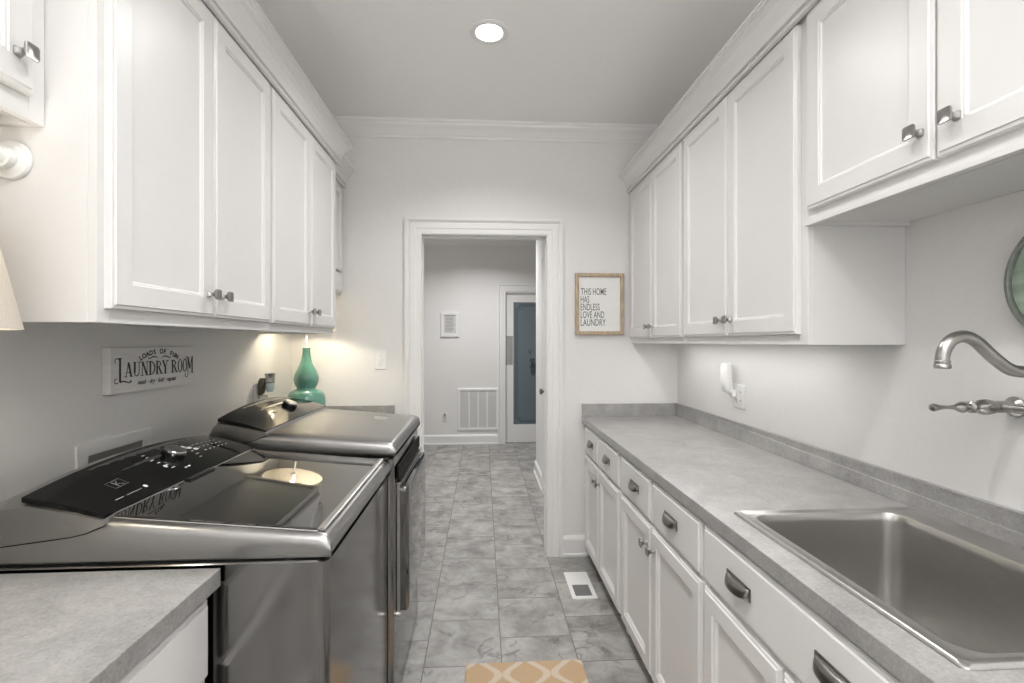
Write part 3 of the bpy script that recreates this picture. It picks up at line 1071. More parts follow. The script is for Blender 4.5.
# ------------------------------------------------------------------ washer and dryer
def appliance(name, label, cat, y0, y1, dz, is_washer):
    xb, xf = (-1.065, -0.335) if is_washer else (-0.968, -0.322)
    yc, hw = (y0 + y1) / 2, (y1 - y0) / 2
    zt = 0.898 + dz
    t = thing(name, label, cat, ((xb + xf) / 2, yc, 0))
    # body: rounded box
    b = MB()
    rings = []
    for z, ins in ((0.022, 0.004), (0.026, 0.0), (zt - 0.006, 0.0), (zt - 0.002, 0.004)):
        rings.append([(x, y, z) for x, y in rrect(xb + ins, xf - ins, y0 + 0.004 + ins, y1 - 0.004 - ins, 0.020, 6)])
    b.loft(rings, True, True, True, True)
    build(b, 'body', M['graphite'], t, smooth_angle=True)
    # dark gap below the top
    b = MB()
    b.loft([[(x, y, z) for x, y in rrect(xb + 0.006, xf - 0.006, y0 + 0.010, y1 - 0.010, 0.018, 6)] for z in (zt - 0.003, zt + 0.006)], True, True, True)
    build(b, 'gasket', M['blackrubber'], t)
    # top panel with rounded edges, rising towards the console
    def ztop(x):
        s_ = (xf - x) / (xf + 0.80)
        s_ = max(0.0, min(1.0, s_))
        return zt + 0.052 + 0.042 * s_
    b = MB()
    secs = []
    tot = [xf + 0.010, xf + 0.008, xf + 0.002, xf - 0.008, xf - 0.020, xf - 0.10, xf - 0.2, xf - 0.3, xf - 0.4, -0.80, -0.84, xb]
    drop = [0.026, 0.014, 0.006, 0.0015, 0.0, 0, 0, 0, 0, 0, 0, 0]
    for x, dr in zip(tot, drop):
        zz = ztop(x) - dr
        zb = zt + 0.005 + (0.006 if x > xf + 0.009 else 0.0)
        ring = []
        ys0, ys1 = y0, y1
        ring += [(x, ys0 + 0.004, zb), (x, ys0, zb + 0.006), (x, ys0, zz - 0.020), (x, ys0 + 0.003, zz - 0.010), (x, ys0 + 0.009, zz - 0.003), (x, ys0 + 0.018, zz)]
        for k in range(1, 8):
            q = k / 8
            ring.append((x, ys0 + 0.018 + (ys1 - ys0 - 0.036) * q, zz))
        ring += [(x, ys1 - 0.018, zz), (x, ys1 - 0.009, zz - 0.003), (x, ys1 - 0.003, zz - 0.010), (x, ys1, zz - 0.020), (x, ys1, zb + 0.006), (x, ys1 - 0.004, zb)]
        secs.append(ring)
    b.loft(secs, True, True, True, True)
    build(b, 'top_panel', M['graphite_top'], t)
    # console: end caps and back in silver grey, arched across the width
    def ridge(y):
        q = (y - yc) / hw
        return zt + 0.142 + 0.028 * (1 - q * q)
    XPB, XPF = (-0.950, -0.797) if is_washer else (-0.925, -0.772)
    ZPF = zt + 0.1005
    XB1, XB2 = (-1.035, -1.000) if is_washer else (-0.955, -0.944)
    b = MB()
    secs = []
    n = 16
    for k in range(n + 1):
        q = -1 + 2 * k / n
        y = yc + q * (hw + 0.002)
        e = max(0.0, (abs(q) - 0.94) / 0.06)
        zr = ridge(y) - 0.014 * e * e
        zf = ZPF - 0.004 * e
        secs.append([(xb + 0.008, y, zt + 0.036), (xb + 0.006, y, zr - 0.055), (XB1, y, zr - 0.022), (XB2, y, zr - 0.006), (XPB, y, zr), (XPB + (XPF - XPB) * 0.33, y, zf + (zr - zf) * 0.76), (XPB + (XPF - XPB) * 0.65, y, zf + (zr - zf) * 0.42), (XPF, y, zf), (XPF + 0.006, y, zt + 0.0880), (XPF - 0.033, y, zt + 0.070), (XPF - 0.063, y, zt + 0.063)])
    b.loft(secs, True, True, True, True)
    con = build(b, 'console', M['graphite_top'], t)
    b = MB()
    ysm = y0 - 0.0024
    b.tube([(xb + 0.012, ysm, zt + 0.038), (XPF - 0.063, ysm, zt + 0.062), (XPF - 0.033, ysm, zt + 0.069), (XPF + 0.004, ysm, zt + 0.084), (XPF + 0.008, ysm, zt + 0.088)], 0.0013, 6)
    build(b, 'seam', M['blackrubber'], con, label='dark seam line')
    # black control panel on its face
    def surf(y, s_, lift):
        zr, zf = ridge(y), ZPF
        f = s_ + 0.10 * math.sin(PI * s_)
        return (XPF + (XPB - 0.012 - XPF) * s_, y, zf + (zr - zf) * f + lift)
    b = MB()
    m, ns = 20, 6
    topg = [[surf(yc + (-1 + 2 * i / m) * (hw - 0.004), 0.0 + j / ns, 0.0030) for j in range(ns + 1)] for i in range(m + 1)]
    botg = [[(x, y, z - 0.010) for x, y, z in r] for r in topg]
    it = [b.add(r) for r in topg]
    ib = [b.add(r) for r in botg]
    for i in range(m):
        for j in range(ns):
            b.face((it[i][j], it[i + 1][j], it[i + 1][j + 1], it[i][j + 1]), True)
            b.face((ib[i][j], ib[i][j + 1], ib[i + 1][j + 1], ib[i + 1][j]), True)
        for j in (0, ns):
            b.face((it[i][j], it[i + 1][j], ib[i + 1][j], ib[i][j]))
    for i in (0, m):
        for j in range(ns):
            b.face((it[i][j], it[i][j + 1], ib[i][j + 1], ib[i][j]))
    pan = build(b, 'control_panel', M['blackgloss'], t)

    def onp(u, s_, lift=0.0042):
        return Vector(surf(yc + u, s_, lift))

    def bar(mb, u0_, s0, u1_, s1):
        a = mb.add([onp(u0_, s0), onp(u1_, s0), onp(u1_, s1), onp(u0_, s1)])
        mb.face(a)
    # dial
    cu = 0.035 if is_washer else 0.06
    cs = 0.52 if is_washer else 0.42
    p = onp(cu, cs, 0.004)
    nx = (onp(cu, cs - 0.1, 0) - onp(cu, cs + 0.1, 0)).normalized()
    up = nx.cross(Vector((0, 1, 0))).normalized()
    if up.z < 0:
        up = -up
    side = up.cross(nx)

    def dial(rp):
        mb = MB()
        rings = []
        for r, h in rp:
            rings.append([p + up * h + (nx * math.cos(2 * PI * k / 32) + side * math.sin(2 * PI * k / 32)) * r for k in range(32)])
        mb.loft(rings, True, True, True, True)
        return mb
    dl = build(dial([(0.031, -0.002), (0.030, 0.010), (0.028, 0.012)]), 'dial', M['blackgloss'], t)
    build(dial([(0.0275, 0.0115), (0.0275, 0.017), (0.025, 0.0195), (0.012, 0.0195)]), 'dial_cap', M['silver'], dl, label='silver dial face')
    # print: a framed letter mark and rows of small markings
    mb = MB()
    L0 = -0.205 if is_washer else -0.12
    fu = lambda a, c, nn: tuple(onp(L0 + a * 0.72, 0.42 + c * 0.8 / 0.17, 0.0040))
    for (a0, a1, c0, c1) in ((-0.030, 0.030, -0.017, -0.0155), (-0.030, 0.030, 0.0155, 0.017), (-0.030, -0.0285, -0.017, 0.017), (0.0285, 0.030, -0.017, 0.017)):
        a = mb.add([fu(a0, c0, 0), fu(a1, c0, 0), fu(a1, c1, 0), fu(a0, c1, 0)])
        mb.face(a)
    for poly in (((-0.010, -0.012), (-0.006, -0.012), (-0.006, 0.012), (-0.010, 0.012)), ((-0.005, 0.0), (0.010, 0.012), (0.014, 0.012), (-0.001, 0.0)), ((-0.005, 0.0), (-0.001, 0.0), (0.022, -0.012), (0.014, -0.012))):
        mb.face(mb.add([fu(a, c, 0) for a, c in poly]))
    build(mb, 'emblem', M['inkgrey'] if not is_washer else M['pocket'], pan, label='faint framed letter K mark')
    if is_washer:
        mb = MB()
        rnd = random.Random(4)
        for s0 in (0.74, 0.66, 0.56, 0.46, 0.36, 0.27):
            off = 0.052 + 0.020 * math.sin((s0 - 0.2) * PI / 0.65)
            wl = rnd.uniform(0.010, 0.022)
            bar(mb, cu - off - wl, s0, cu - off, s0 + 0.016)
        build(mb, 'dial_markings', M['print'], pan, label='pale markings left of the dial')
        mb = MB()
        for s0 in (0.74, 0.66, 0.56, 0.46, 0.36, 0.27):
            off = 0.052 + 0.020 * math.sin((s0 - 0.2) * PI / 0.65)
            bar(mb, cu + off, s0, cu + off + rnd.uniform(0.008, 0.02), s0 + 0.014)
        build(mb, 'dial_markings', M['print'], pan, label='pale markings right of the dial')
        mb = MB()
        for q in (0.0, 0.014):
            bar(mb, cu - 0.040 + q, 0.17, cu - 0.030 + q, 0.195)
        build(mb, 'dial_markings', M['print'], pan, label='pale marks below the dial')
        mb = MB()
        bar(mb, -0.270, 0.155, -0.245, 0.163)
        bar(mb, -0.235, 0.155, -0.185, 0.160)
        build(mb, 'underline_print', M['print'], pan, label='pale thin print line')
        mb = MB()
        for row in range(3):
            for k in range(6):
                bar(mb, 0.155 + k * 0.024, 0.62 - row * 0.12, 0.164 + k * 0.024, 0.637 - row * 0.12)
        for k in range(3):
            bar(mb, 0.105 + k * 0.012, 0.62 - k * 0.08, 0.123 + k * 0.012, 0.68 - k * 0.08)
        build(mb, 'button_markings', M['print'], pan, label='rows of pale button marks')
        mb = MB()
        a = []
        for k in range(14):
            th = 2 * PI * k / 14
            a.append(onp(-0.170 + 0.0055 * math.cos(th), 0.165 + 0.033 * math.sin(th), 0.0045))
        mb.face(mb.add(a))
        build(mb, 'badge_dot', M['print'], pan, label='pale round badge')
        mb = MB()
        a = []
        for k in range(14):
            th = 2 * PI * k / 14
            a.append(onp(cu - 0.080 + 0.006 * math.cos(th), 0.35 + 0.036 * math.sin(th), 0.0045))
        mb.face(mb.add(a))
        build(mb, 'cycle_icon', M['print'], pan, label='pale round cycle icon')
        # glass lid, steel front strip
        lx0, lx1 = xf - 0.016, -0.795
        b = MB()
        rings = []
        for ins, h in ((0.0, 0.0006), (0.0, 0.004), (0.003, 0.0062)):
            rg = []
            for x, y in rrect(lx1 + ins, lx0 - ins, y0 + 0.022 + ins, y1 - 0.022 - ins, 0.010, 4):
                rg.append((x, y, ztop(x) + h))
            rings.append(rg)
        b.loft(rings, True, True, True)
        ld = build(b, 'lid', M['lid'], t, label='dark glass lid')
        b = MB()
        sec = []
        for k in range(25):
            y = y0 + 0.022 + (y1 - y0 - 0.044) * k / 24
            zz = ztop(lx0)
            sec.append([(lx0 - 0.012, y, zz + 0.0055), (lx0 - 0.010, y, zz + 0.0085), (lx0 - 0.002, y, zz + 0.009), (lx0 + 0.004, y, zz + 0.006), (lx0 + 0.005, y, zz + 0.001)])
        b.loft(sec, True, True, True, True)
        build(b, 'lid_edge', M['silver'], ld, label='bright metal lid edge')
        b = MB()
        for yy in (y0 + 0.019,):
            b.tube([(lx0 - 0.01, yy, ztop(lx0 - 0.01) + 0.002), (-0.55, yy, ztop(-0.55) + 0.002), (lx1 + 0.005, yy, ztop(lx1) + 0.002)], 0.0016, 8)
        build(b, 'lid_side_trim', M['silver'], ld)
        b = MB()
        b.box(-0.800, -0.780, yc - 0.06, yc + 0.06, ztop(-0.79) + 0.004, ztop(-0.79) + 0.010)
        build(b, 'lid_catch', M['blackgloss'], ld)
    else:
        # front door with a black grip recess and a bright edge
        dy0, dy1 = y0 + 0.075, y1 - 0.052
        b = MB()
        rings = []
        for h, ins in ((0.0, 0.0), (0.034, 0.0), (0.041, 0.006), (0.044, 0.022)):
            rings.append([(xf + 0.0005 + h, y, z) for y, z in rrect(dy0 + ins, dy1 - ins, 0.345 + ins, 0.835 - ins, 0.03, 5)])
        b.loft(rings, True, True, True, True)
        dr = build(b, 'door', M['graphite_door'], t)
        b = MB()
        b.box(xf + 0.003, xf + 0.012, dy0 - 0.02, dy1 + 0.02, 0.850, 0.905)
        build(b, 'grip_recess', M['blackrubber'], t, 0.003)
        b = MB()
        b.box(xf + 0.003, xf + 0.022, dy0 - 0.022, dy1 + 0.022, 0.838, 0.846)
        b.box(xf + 0.004, xf + 0.014, dy0 - 0.012, dy0 - 0.003, 0.36, 0.838)
        b.lathe([(0.010, 0.001), (0.010, 0.014), (0.006, 0.018)], (xf, dy0 - 0.008, 0.350), 16, axis='X')
        build(b, 'door_edge', M['silver'], dr, label='bright metal door edge')
        lb = MB()
        x0_, y0_ = -0.50, yc + 0.12
        lb.face(lb.add([(x0_, y0_, ztop(x0_) + 0.0008), (x0_ + 0.06, y0_, ztop(x0_ + 0.06) + 0.0008), (x0_ + 0.06, y0_ + 0.09, ztop(x0_ + 0.06) + 0.0008), (x0_, y0_ + 0.09, ztop(x0_) + 0.0008)]))
        build(lb, 'rating_sticker', M['silver'], t, label='pale square sticker')
    for fx in (xb + 0.06, xf - 0.06):
        for fy in (y0 + 0.06, y1 - 0.06):
            build(MB().lathe([(0.020, 0.0005), (0.022, 0.006), (0.014, 0.010), (0.012, 0.024)], (fx, fy, 0), 16), 'foot', M['blackrubber'], t)
    return t


appliance('washing_machine', 'graphite top-load washer with dark glass lid, nearest the camera', 'washing machine', 1.080, 1.765, 0.0, True)
appliance('tumble_dryer', 'graphite dryer with solid metal top, beyond the washer', 'dryer', 1.792, 2.477, 0.052, False)

# ------------------------------------------------------------------ left wall: sign, outlet box, outlet
frLW = FR_L(XL)
t = thing('laundry_sign', 'whitewashed block sign reading loads of fun laundry room, above the washer', 'sign', (XL, 1.86, 1.19))
SY0_, SY1_, SZ0, SZ1, SD = 1.594, 2.034, 1.204, 1.350, 0.028
b = MB()
for k, (za, zb) in enumerate(((SZ0, 1.2525), (1.2533, 1.305), (1.3058, SZ1))):
    b.fbox(frLW, SY0_, SY1_, za, zb, 0.0006, SD)
b.fbox(frLW, SY0_ + 0.004, SY1_ - 0.004, SZ0 + 0.004, SZ1 - 0.004, 0.0006, SD - 0.0015)
sg = build(b, 'board', M['signwhite'], t, 0.0008, 1)
SW, SH = SY1_ - SY0_, SZ1 - SZ0
frS = lambda u, v, n: (XL + SD + n, SY0_ + u, SZ0 + v)


frT = lambda u, v, n: frS(0.430 - (0.430 - u) * 1.085, v, n)


def serif_word():
    mb = MB()

    def quad(a, b_, w0, w1=None):
        # slanted bar: horizontal cut ends, width measured along u
        w1 = w1 or w0
        mb.face(mb.add([frT(a[0] - w0 / 2, a[1], 0.0009), frT(a[0] + w0 / 2, a[1], 0.0009), frT(b_[0] + w1 / 2, b_[1], 0.0009), frT(b_[0] - w1 / 2, b_[1], 0.0009)]))

    def arc(cx, cy, rx, ry, a0, a1, tx, ty, n=14):
        o, i_ = [], []
        for k in range(n + 1):
            th = a0 + (a1 - a0) * k / n
            o.append(frT(cx + rx * math.cos(th), cy + ry * math.sin(th), 0.0009))
            i_.append(frT(cx + (rx - tx) * math.cos(th), cy + (ry - ty) * math.sin(th), 0.0009))
        io, ii = mb.add(o), mb.add(i_)
        for k in range(n):
            mb.face((io[k], io[k + 1], ii[k + 1], ii[k]))

    def hbar(u0_, u1_, v, t=0.0028):
        mb.face(mb.add([frT(u0_, v, 0.0009), frT(u1_, v, 0.0009), frT(u1_, v + t, 0.0009), frT(u0_, v + t, 0.0009)]))

    def serif(u, v):
        hbar(u - 0.0065, u + 0.0065, v - (0.0026 if v > 0.07 else 0.0), 0.0026)
    T, t_ = 0.0082, 0.0034
    v0_, v1_ = 0.050, 0.098

    def stem(u, w=T, a=v0_, c=v1_):
        quad((u, a), (u, c), w)
        serif(u, a)
        serif(u, c)
    # large L with curled ends
    quad((0.068, 0.036), (0.068, 0.112), 0.0085)
    hbar(0.060, 0.076, 0.110, 0.003)
    arc(0.056, 0.104, 0.010, 0.009, 0.3, 4.2, 0.003, 0.003)
    arc(0.054, 0.040, 0.010, 0.009, 1.5, 5.6, 0.003, 0.003)
    arc(0.080, 0.028, 0.016, 0.012, 0.5, 2.5, 0.003, 0.0045)
    arc(0.104, 0.042, 0.014, 0.012, 3.6, 5.9, 0.003, 0.004)
    arc(0.112, 0.034, 0.005, 0.005, 0.0, 4.5, 0.002, 0.002)
    u = 0.088
    # A
    quad((u + 0.003, v0_), (u + 0.0145, v1_), t_); quad((u + 0.026, v0_), (u + 0.0145, v1_), T)
    hbar(u + 0.008, u + 0.022, v0_ + 0.014); serif(u + 0.003, v0_); serif(u + 0.027, v0_)
    # U
    u = 0.124
    quad((u + 0.005, v0_ + 0.012), (u + 0.005, v1_), T); serif(u + 0.005, v1_)
    quad((u + 0.024, v0_ + 0.012), (u + 0.024, v1_), t_); serif(u + 0.024, v1_)
    arc(u + 0.0135, v0_ + 0.012, 0.0118, 0.012, PI, 2 * PI, 0.0045, 0.003)
    # N
    u = 0.158
    stem(u + 0.004, t_); stem(u + 0.026, t_); quad((u + 0.026, v0_), (u + 0.005, v1_), T)
    # D
    u = 0.195
    stem(u + 0.004); arc(u + 0.005, (v0_ + v1_) / 2, 0.024, 0.024, -PI / 2, PI / 2, 0.0065, 0.003)
    # R
    def R(u):
        stem(u + 0.004); arc(u + 0.006, v0_ + 0.036, 0.0175, 0.012, -PI / 2, PI / 2, 0.006, 0.003)
        quad((u + 0.026, v0_), (u + 0.013, v0_ + 0.025), T); serif(u + 0.027, v0_)
    R(0.228)
    # Y
    u = 0.258
    quad((u + 0.015, v0_ + 0.022), (u + 0.004, v1_), T); quad((u + 0.016, v0_ + 0.022), (u + 0.027, v1_), t_)
    quad((u + 0.0155, v0_), (u + 0.0155, v0_ + 0.024), T); serif(u + 0.0155, v0_); serif(u + 0.004, v1_); serif(u + 0.027, v1_)
    R(0.308)
    for u in (0.340, 0.368):
        arc(u + 0.0135, (v0_ + v1_) / 2, 0.0135, 0.025, 0, 2 * PI, 0.0062, 0.003, 24)
    # M with curl
    u = 0.396
    v0m, v1m = 0.042, 0.106
    quad((u + 0.004, v0m - 0.004), (u + 0.004, v1m), t_); quad((u + 0.016, v0m + 0.018), (u + 0.003, v1m), T)
    quad((u + 0.016, v0m + 0.018), (u + 0.028, v1m), t_); quad((u + 0.029, v0m), (u + 0.029, v1m), T)
    serif(u + 0.030, v0m); hbar(u + 0.024, u + 0.036, v1m - 0.002); arc(u - 0.003, v1m - 0.006, 0.008, 0.008, 0.2, 4.4, 0.0025, 0.0025)
    arc(u - 0.005, v0m - 0.005, 0.010, 0.010, PI, 2 * PI, 0.003, 0.003)
    arc(u - 0.012, v0m - 0.002, 0.004, 0.004, 0, 2 * PI, 0.002, 0.002, 8)
    return mb


wd = serif_word()
txt = 'LOADS OF FUN'
R0 = 0.19
cu_, cv_ = 0.245, 0.124 - R0
for i, ch in enumerate(txt):
    if ch == ' ':
        continue
    th = (5.5 - i) * 0.086
    c_, s_ = math.cos(th), math.sin(th)
    px, py = cu_ - R0 * math.sin(th), cv_ + R0 * math.cos(th)
    merge(wd, text_mb(ch, 0.0225, (lambda px, py, c_, s_: (lambda u, v, n: frT(px + u * c_ - v * s_, py + u * s_ + v * c_, n)))(px, py, c_, s_), 0.0009, 1.0, 0, 'CENTER', 1.0, 0.0011))
merge(wd, text_mb('wash \u00b7 dry \u00b7 fold \u00b7 repeat', 0.0215, lambda u, v, n: frT(0.235 + u, 0.022 + v, n), 0.0009, 0.88, 0.35, 'CENTER', 1.0, 0.0006))
# flourish under the arched line
for sx in (-1, 1):
    pts = [(sx * 0.008, 0.106), (sx * 0.020, 0.112), (sx * 0.034, 0.112), (sx * 0.046, 0.107), (sx * 0.056, 0.106), (sx * 0.058, 0.111), (sx * 0.053, 0.112)]
    up_, lo_ = [], []
    for i, (a, c) in enumerate(pts):
        th = (0.001, 0.0026, 0.0034, 0.0028, 0.002, 0.0018, 0.001)[i]
        up_.append(frT(cu_ + a, c + th, 0.0009))
        lo_.append(frT(cu_ + a, c - th * 0.4, 0.0009))
    a1, a2 = wd.add(up_), wd.add(lo_)
    for k in range(len(pts) - 1):
        wd.face((a1[k], a1[k + 1], a2[k + 1], a2[k]))
build(wd, 'lettering', M['ink'], sg, label='dark serif lettering')

# recessed washer supply box
t = thing('supply_box', 'white recessed washer supply box frame on the wall behind the washer', 'outlet box', (XL, 1.66, 1.0))
b = MB()
OY0, OY1, OZ0, OZ1 = 1.492, 1.812, 0.86, 1.066
for (a0, a1, c0, c1) in ((OY0, OY1, OZ1 - 0.036, OZ1), (OY0, OY1, OZ0, OZ0 + 0.036), (OY0, OY0 + 0.04, OZ0 + 0.036, OZ1 - 0.036), (OY1 - 0.04, OY1, OZ0 + 0.036, OZ1 - 0.036)):
    b.fbox(frLW, a0, a1, c0, c1, 0.0006, 0.009)
build(b, 'frame', M['plastic'], t, 0.001)
b = MB().fbox(frLW, OY0 + 0.04, OY1 - 0.04, OZ0 + 0.036, OZ1 - 0.036, 0.0006, 0.003)
build(b, 'box_back', M['pocket'], t)
for yy in (1.60, 1.70):
    b = MB().tube([frLW(yy, 0.93, 0.003), frLW(yy, 0.93, 0.05), frLW(yy, 0.90, 0.055)], 0.009, 10)
    build(b, 'valve', M['nickel'], t)

wall_plate('white outlet plate behind the chrome and bronze plug-in scent warmer', 'wall_outlet', 'outlet', frLW, 2.640, 1.090)
t = thing('scent_warmer', 'bronze and chrome plug-in scent warmer with a clear bottle', 'scent warmer', (XL + 0.03, 2.640, 1.06))
su = 2.645
b = MB()
rings = []
for v, hw, d0, d1 in ((1.060, 0.016, 0.0098, 0.024), (1.075, 0.022, 0.0098, 0.034), (1.11, 0.024, 0.0098, 0.040), (1.135, 0.021, 0.010, 0.050), (1.150, 0.013, 0.016, 0.050)):
    rings.append([frLW(su + a, v, c) for a, c in rrect(-hw, hw, d0, d1, min(hw, (d1 - d0) / 2) * 0.7, 4)])
b.loft(rings, True, True, True, True)
build(b, 'housing', M['bronze'], t, label='olive bronze housing')
cpos = (XL + 0.066, su, 0)
b = MB().lathe([(0.021, 1.124), (0.024, 1.130), (0.022, 1.136), (0.0225, 1.160), (0.025, 1.168), (0.026, 1.174), (0.022, 1.174), (0.019, 1.160)], cpos, 28)
build(b, 'collar', M['nickel'], t, label='chrome collar')
b = MB().lathe([(0.012, 1.078), (0.017, 1.082), (0.021, 1.10), (0.021, 1.122), (0.018, 1.126)], cpos, 24)
build(b, 'bottle', M['clearoil'], t, label='clear pale-blue bottle')
b = MB().lathe([(0.016, 1.040), (0.022, 1.044), (0.022, 1.056), (0.014, 1.062)], (XL + 0.034, su + 0.002, 0), 22)
build(b, 'base', M['cream'], t)
t.location.z += 0.028

wall_plate('white toggle light switch on the end wall left of the doorway', 'light_switch', 'switch', FR_B(YB), -0.634, 1.253, 'switch')

# ------------------------------------------------------------------ framed quote sign on the end wall
t = thing('framed_quote', 'light wood framed white sign reading this home has endless love and laundry', 'sign', (0.745, YB, 1.41))
frE = FR_B(YB)
qx0, qx1, qz0, qz1 = 0.590, 0.907, 1.412, 1.807
b = MB()
b.sweep([(qx0, qz0), (qx1, qz0), (qx1, qz1), (qx0, qz1)], [(0, 0.0006), (0, 0.020), (0.003, 0.023), (0.021, 0.023), (0.024, 0.020), (0.024, 0.0006)], lambda a, c, h: (a, YB - h, c), closed=True)
build(b, 'frame', M['wood'], t, label='light wood frame')
b = MB()
zz = qz0 + 0.0245
i = 0
while zz < qz1 - 0.026:
    z2 = min(zz + 0.0505, qz1 - 0.0245)
    b.fbox(frE, qx0 + 0.0245, qx1 - 0.0245, zz, z2 - 0.0012, 0.0008, 0.011)
    zz = z2
b.fbox(frE, qx0 + 0.0245, qx1 - 0.0245, qz0 + 0.0245, qz1 - 0.0245, 0.0008, 0.0094)
bd = build(b, 'panel', M['paper'], t)
tx = MB()
for i, (s_, x0) in enumerate((('THIS HOME', 0.628), ('HAS', 0.624), ('ENDLESS', 0.624), ('LOVE AND', 0.624), ('LAUNDRY', 0.624))):
    merge(tx, text_mb(s_, 0.062, (lambda x0, z0_: (lambda u, v, n: frE(x0 + u, z0_ + v, 0.011 + n)))(x0, 1.668 - i * 0.0493), 0.0008, 0.50 if i != 4 else 0.56, 0, 'LEFT', 1.04, 0.0002))
build(tx, 'lettering', M['inkgrey'], bd, label='grey capital lettering')

# ------------------------------------------------------------------ lamps
LX, LY = -0.992, 2.83
t = thing('table_lamp', 'teal double-gourd ceramic table lamp in the far left corner', 'lamp', (LX, LY, CT))
GOURD = [(0.060, 0.0006), (0.072, 0.004), (0.074, 0.012), (0.096, 0.040), (0.113, 0.095), (0.117, 0.140), (0.112, 0.178), (0.095, 0.200), (0.072, 0.210), (0.060, 0.215), (0.058, 0.221), (0.066, 0.232), (0.074, 0.252), (0.076, 0.272), (0.071, 0.296), (0.058, 0.322), (0.043, 0.347), (0.031, 0.377), (0.025, 0.408), (0.023, 0.432), (0.026, 0.444), (0.020, 0.448), (0.006, 0.449)]
b = MB().lathe([(r * 0.88, CT + h) for r, h in GOURD], (LX, LY, 0), 48)
build(b, 'base', M['teal'], t, label='glossy teal ceramic body')
b = MB().lathe([(0.005, CT + 0.449), (0.005, CT + 0.520), (0.013, CT + 0.522), (0.013, CT + 0.560), (0.008, CT + 0.562)], (LX, LY, 0), 16)
build(b, 'stem', M['plastic'], t)


def shade_mb(cx, cy, z0_, z1_, r0, r1):
    b = MB()
    b.lathe([(r0, z0_), (r1, z1_), (r1 - 0.003, z1_), (r0 - 0.003, z0_), (r0, z0_)], (cx, cy, 0), 56, False, False)
    return b


def harp(cx, cy, z, r):
    b = MB()
    for k in range(3):
        a = 2 * PI * k / 3
        b.tube([(cx, cy, z), (cx + r * math.cos(a), cy + r * math.sin(a), z)], 0.0015, 6)
    return b


def bulb(cx, cy, z, r=0.026):
    return MB().lathe([(0.010, z - 0.038), (0.014, z - 0.028), (r * 0.9, z - 0.010), (r, z + 0.004), (r * 0.85, z + 0.018), (r * 0.45, z + 0.027), (0.002, z + 0.029)], (cx, cy, 0), 24)


sh = build(shade_mb(LX, LY, 1.43, 1.64, 0.160, 0.125), 'lamp_shade', M['shade'], t, label='pale linen shade')
build(harp(LX, LY, 1.615, 0.128), 'shade_spider', M['nickel'], sh)
build(MB().tube([(LX, LY, CT + 0.562), (LX, LY, 1.615)], 0.002, 8), 'harp', M['nickel'], t)
build(bulb(LX, LY, 1.49), 'bulb', M['bulb'], t)


def point(name, loc, power, col, r=0.03):
    l = bpy.data.lights.new(name, 'POINT')
    l.energy = power
    l.color = col
    l.shadow_soft_size = r
    o = link(bpy.data.objects.new(name, l))
    o.location = loc
    return o


point('bulb_light', (LX + 0.045, LY - 0.02, 1.50), 4.5, (1, 0.88, 0.68))

# beige lamp on the near left counter
NX, NY = -0.992, 0.83
t = thing('table_lamp', 'table lamp with a beige linen shade at the left edge of the photo', 'lamp', (NX, NY, CT))
b = MB().lathe([(0.070, CT + 0.0006), (0.075, CT + 0.006), (0.070, CT + 0.018), (0.030, CT + 0.030), (0.024, CT + 0.050), (0.045, CT + 0.10), (0.062, CT + 0.17), (0.055, CT + 0.25), (0.028, CT + 0.32), (0.018, CT + 0.36), (0.020, CT + 0.372), (0.008, CT + 0.376)], (NX, NY, 0), 40)
build(b, 'base', M['cream'], t)
b = MB().lathe([(0.006, CT + 0.376), (0.006, CT + 0.49), (0.015, CT + 0.492), (0.015, CT + 0.55), (0.010, CT + 0.552)], (NX, NY, 0), 16)
build(b, 'stem', M['nickel'], t)
sh = build(shade_mb(NX, NY, 1.392, 1.66, 0.195, 0.140), 'lamp_shade', M['shade'], t, label='beige linen shade')
build(harp(NX, NY, 1.655, 0.138), 'shade_spider', M['nickel'], sh)
build(MB().tube([(NX, NY, CT + 0.552), (NX, NY, 1.655)], 0.002, 8), 'harp', M['nickel'], t)
build(bulb(NX, NY, 1.49, 0.03), 'bulb', M['bulb'], t)
point('bulb_light', (NX + 0.05, NY, 1.52), 1.9, (1, 0.94, 0.80))

# recessed ceiling lights
can_labels = ('lit round recessed light in the laundry ceiling, in view above the doorway end', 'round recessed light in the ceiling directly above the camera', 'round recessed light in the ceiling behind the camera')
for (x, y), lb in zip(CANS, can_labels):
    t = thing('ceiling_light', lb, 'light', (x, y, CEIL))
    b = MB().lathe([(0.088, CEIL - 0.0005), (0.088, CEIL - 0.003), (0.084, CEIL - 0.006), (0.066, CEIL - 0.008), (0.058, CEIL - 0.004), (0.058, CEIL - 0.0005)], (x, y, 0), 48, False, False)
    build(b, 'trim_ring', M['plastic'], t)
    b = MB().lathe([(0.058, CEIL - 0.001), (0.058, CEIL - 0.006), (0.04, CEIL - 0.0075), (0.002, CEIL - 0.008)], (x, y, 0), 40, False, True)
    build(b, 'lens', M['lens'], t)

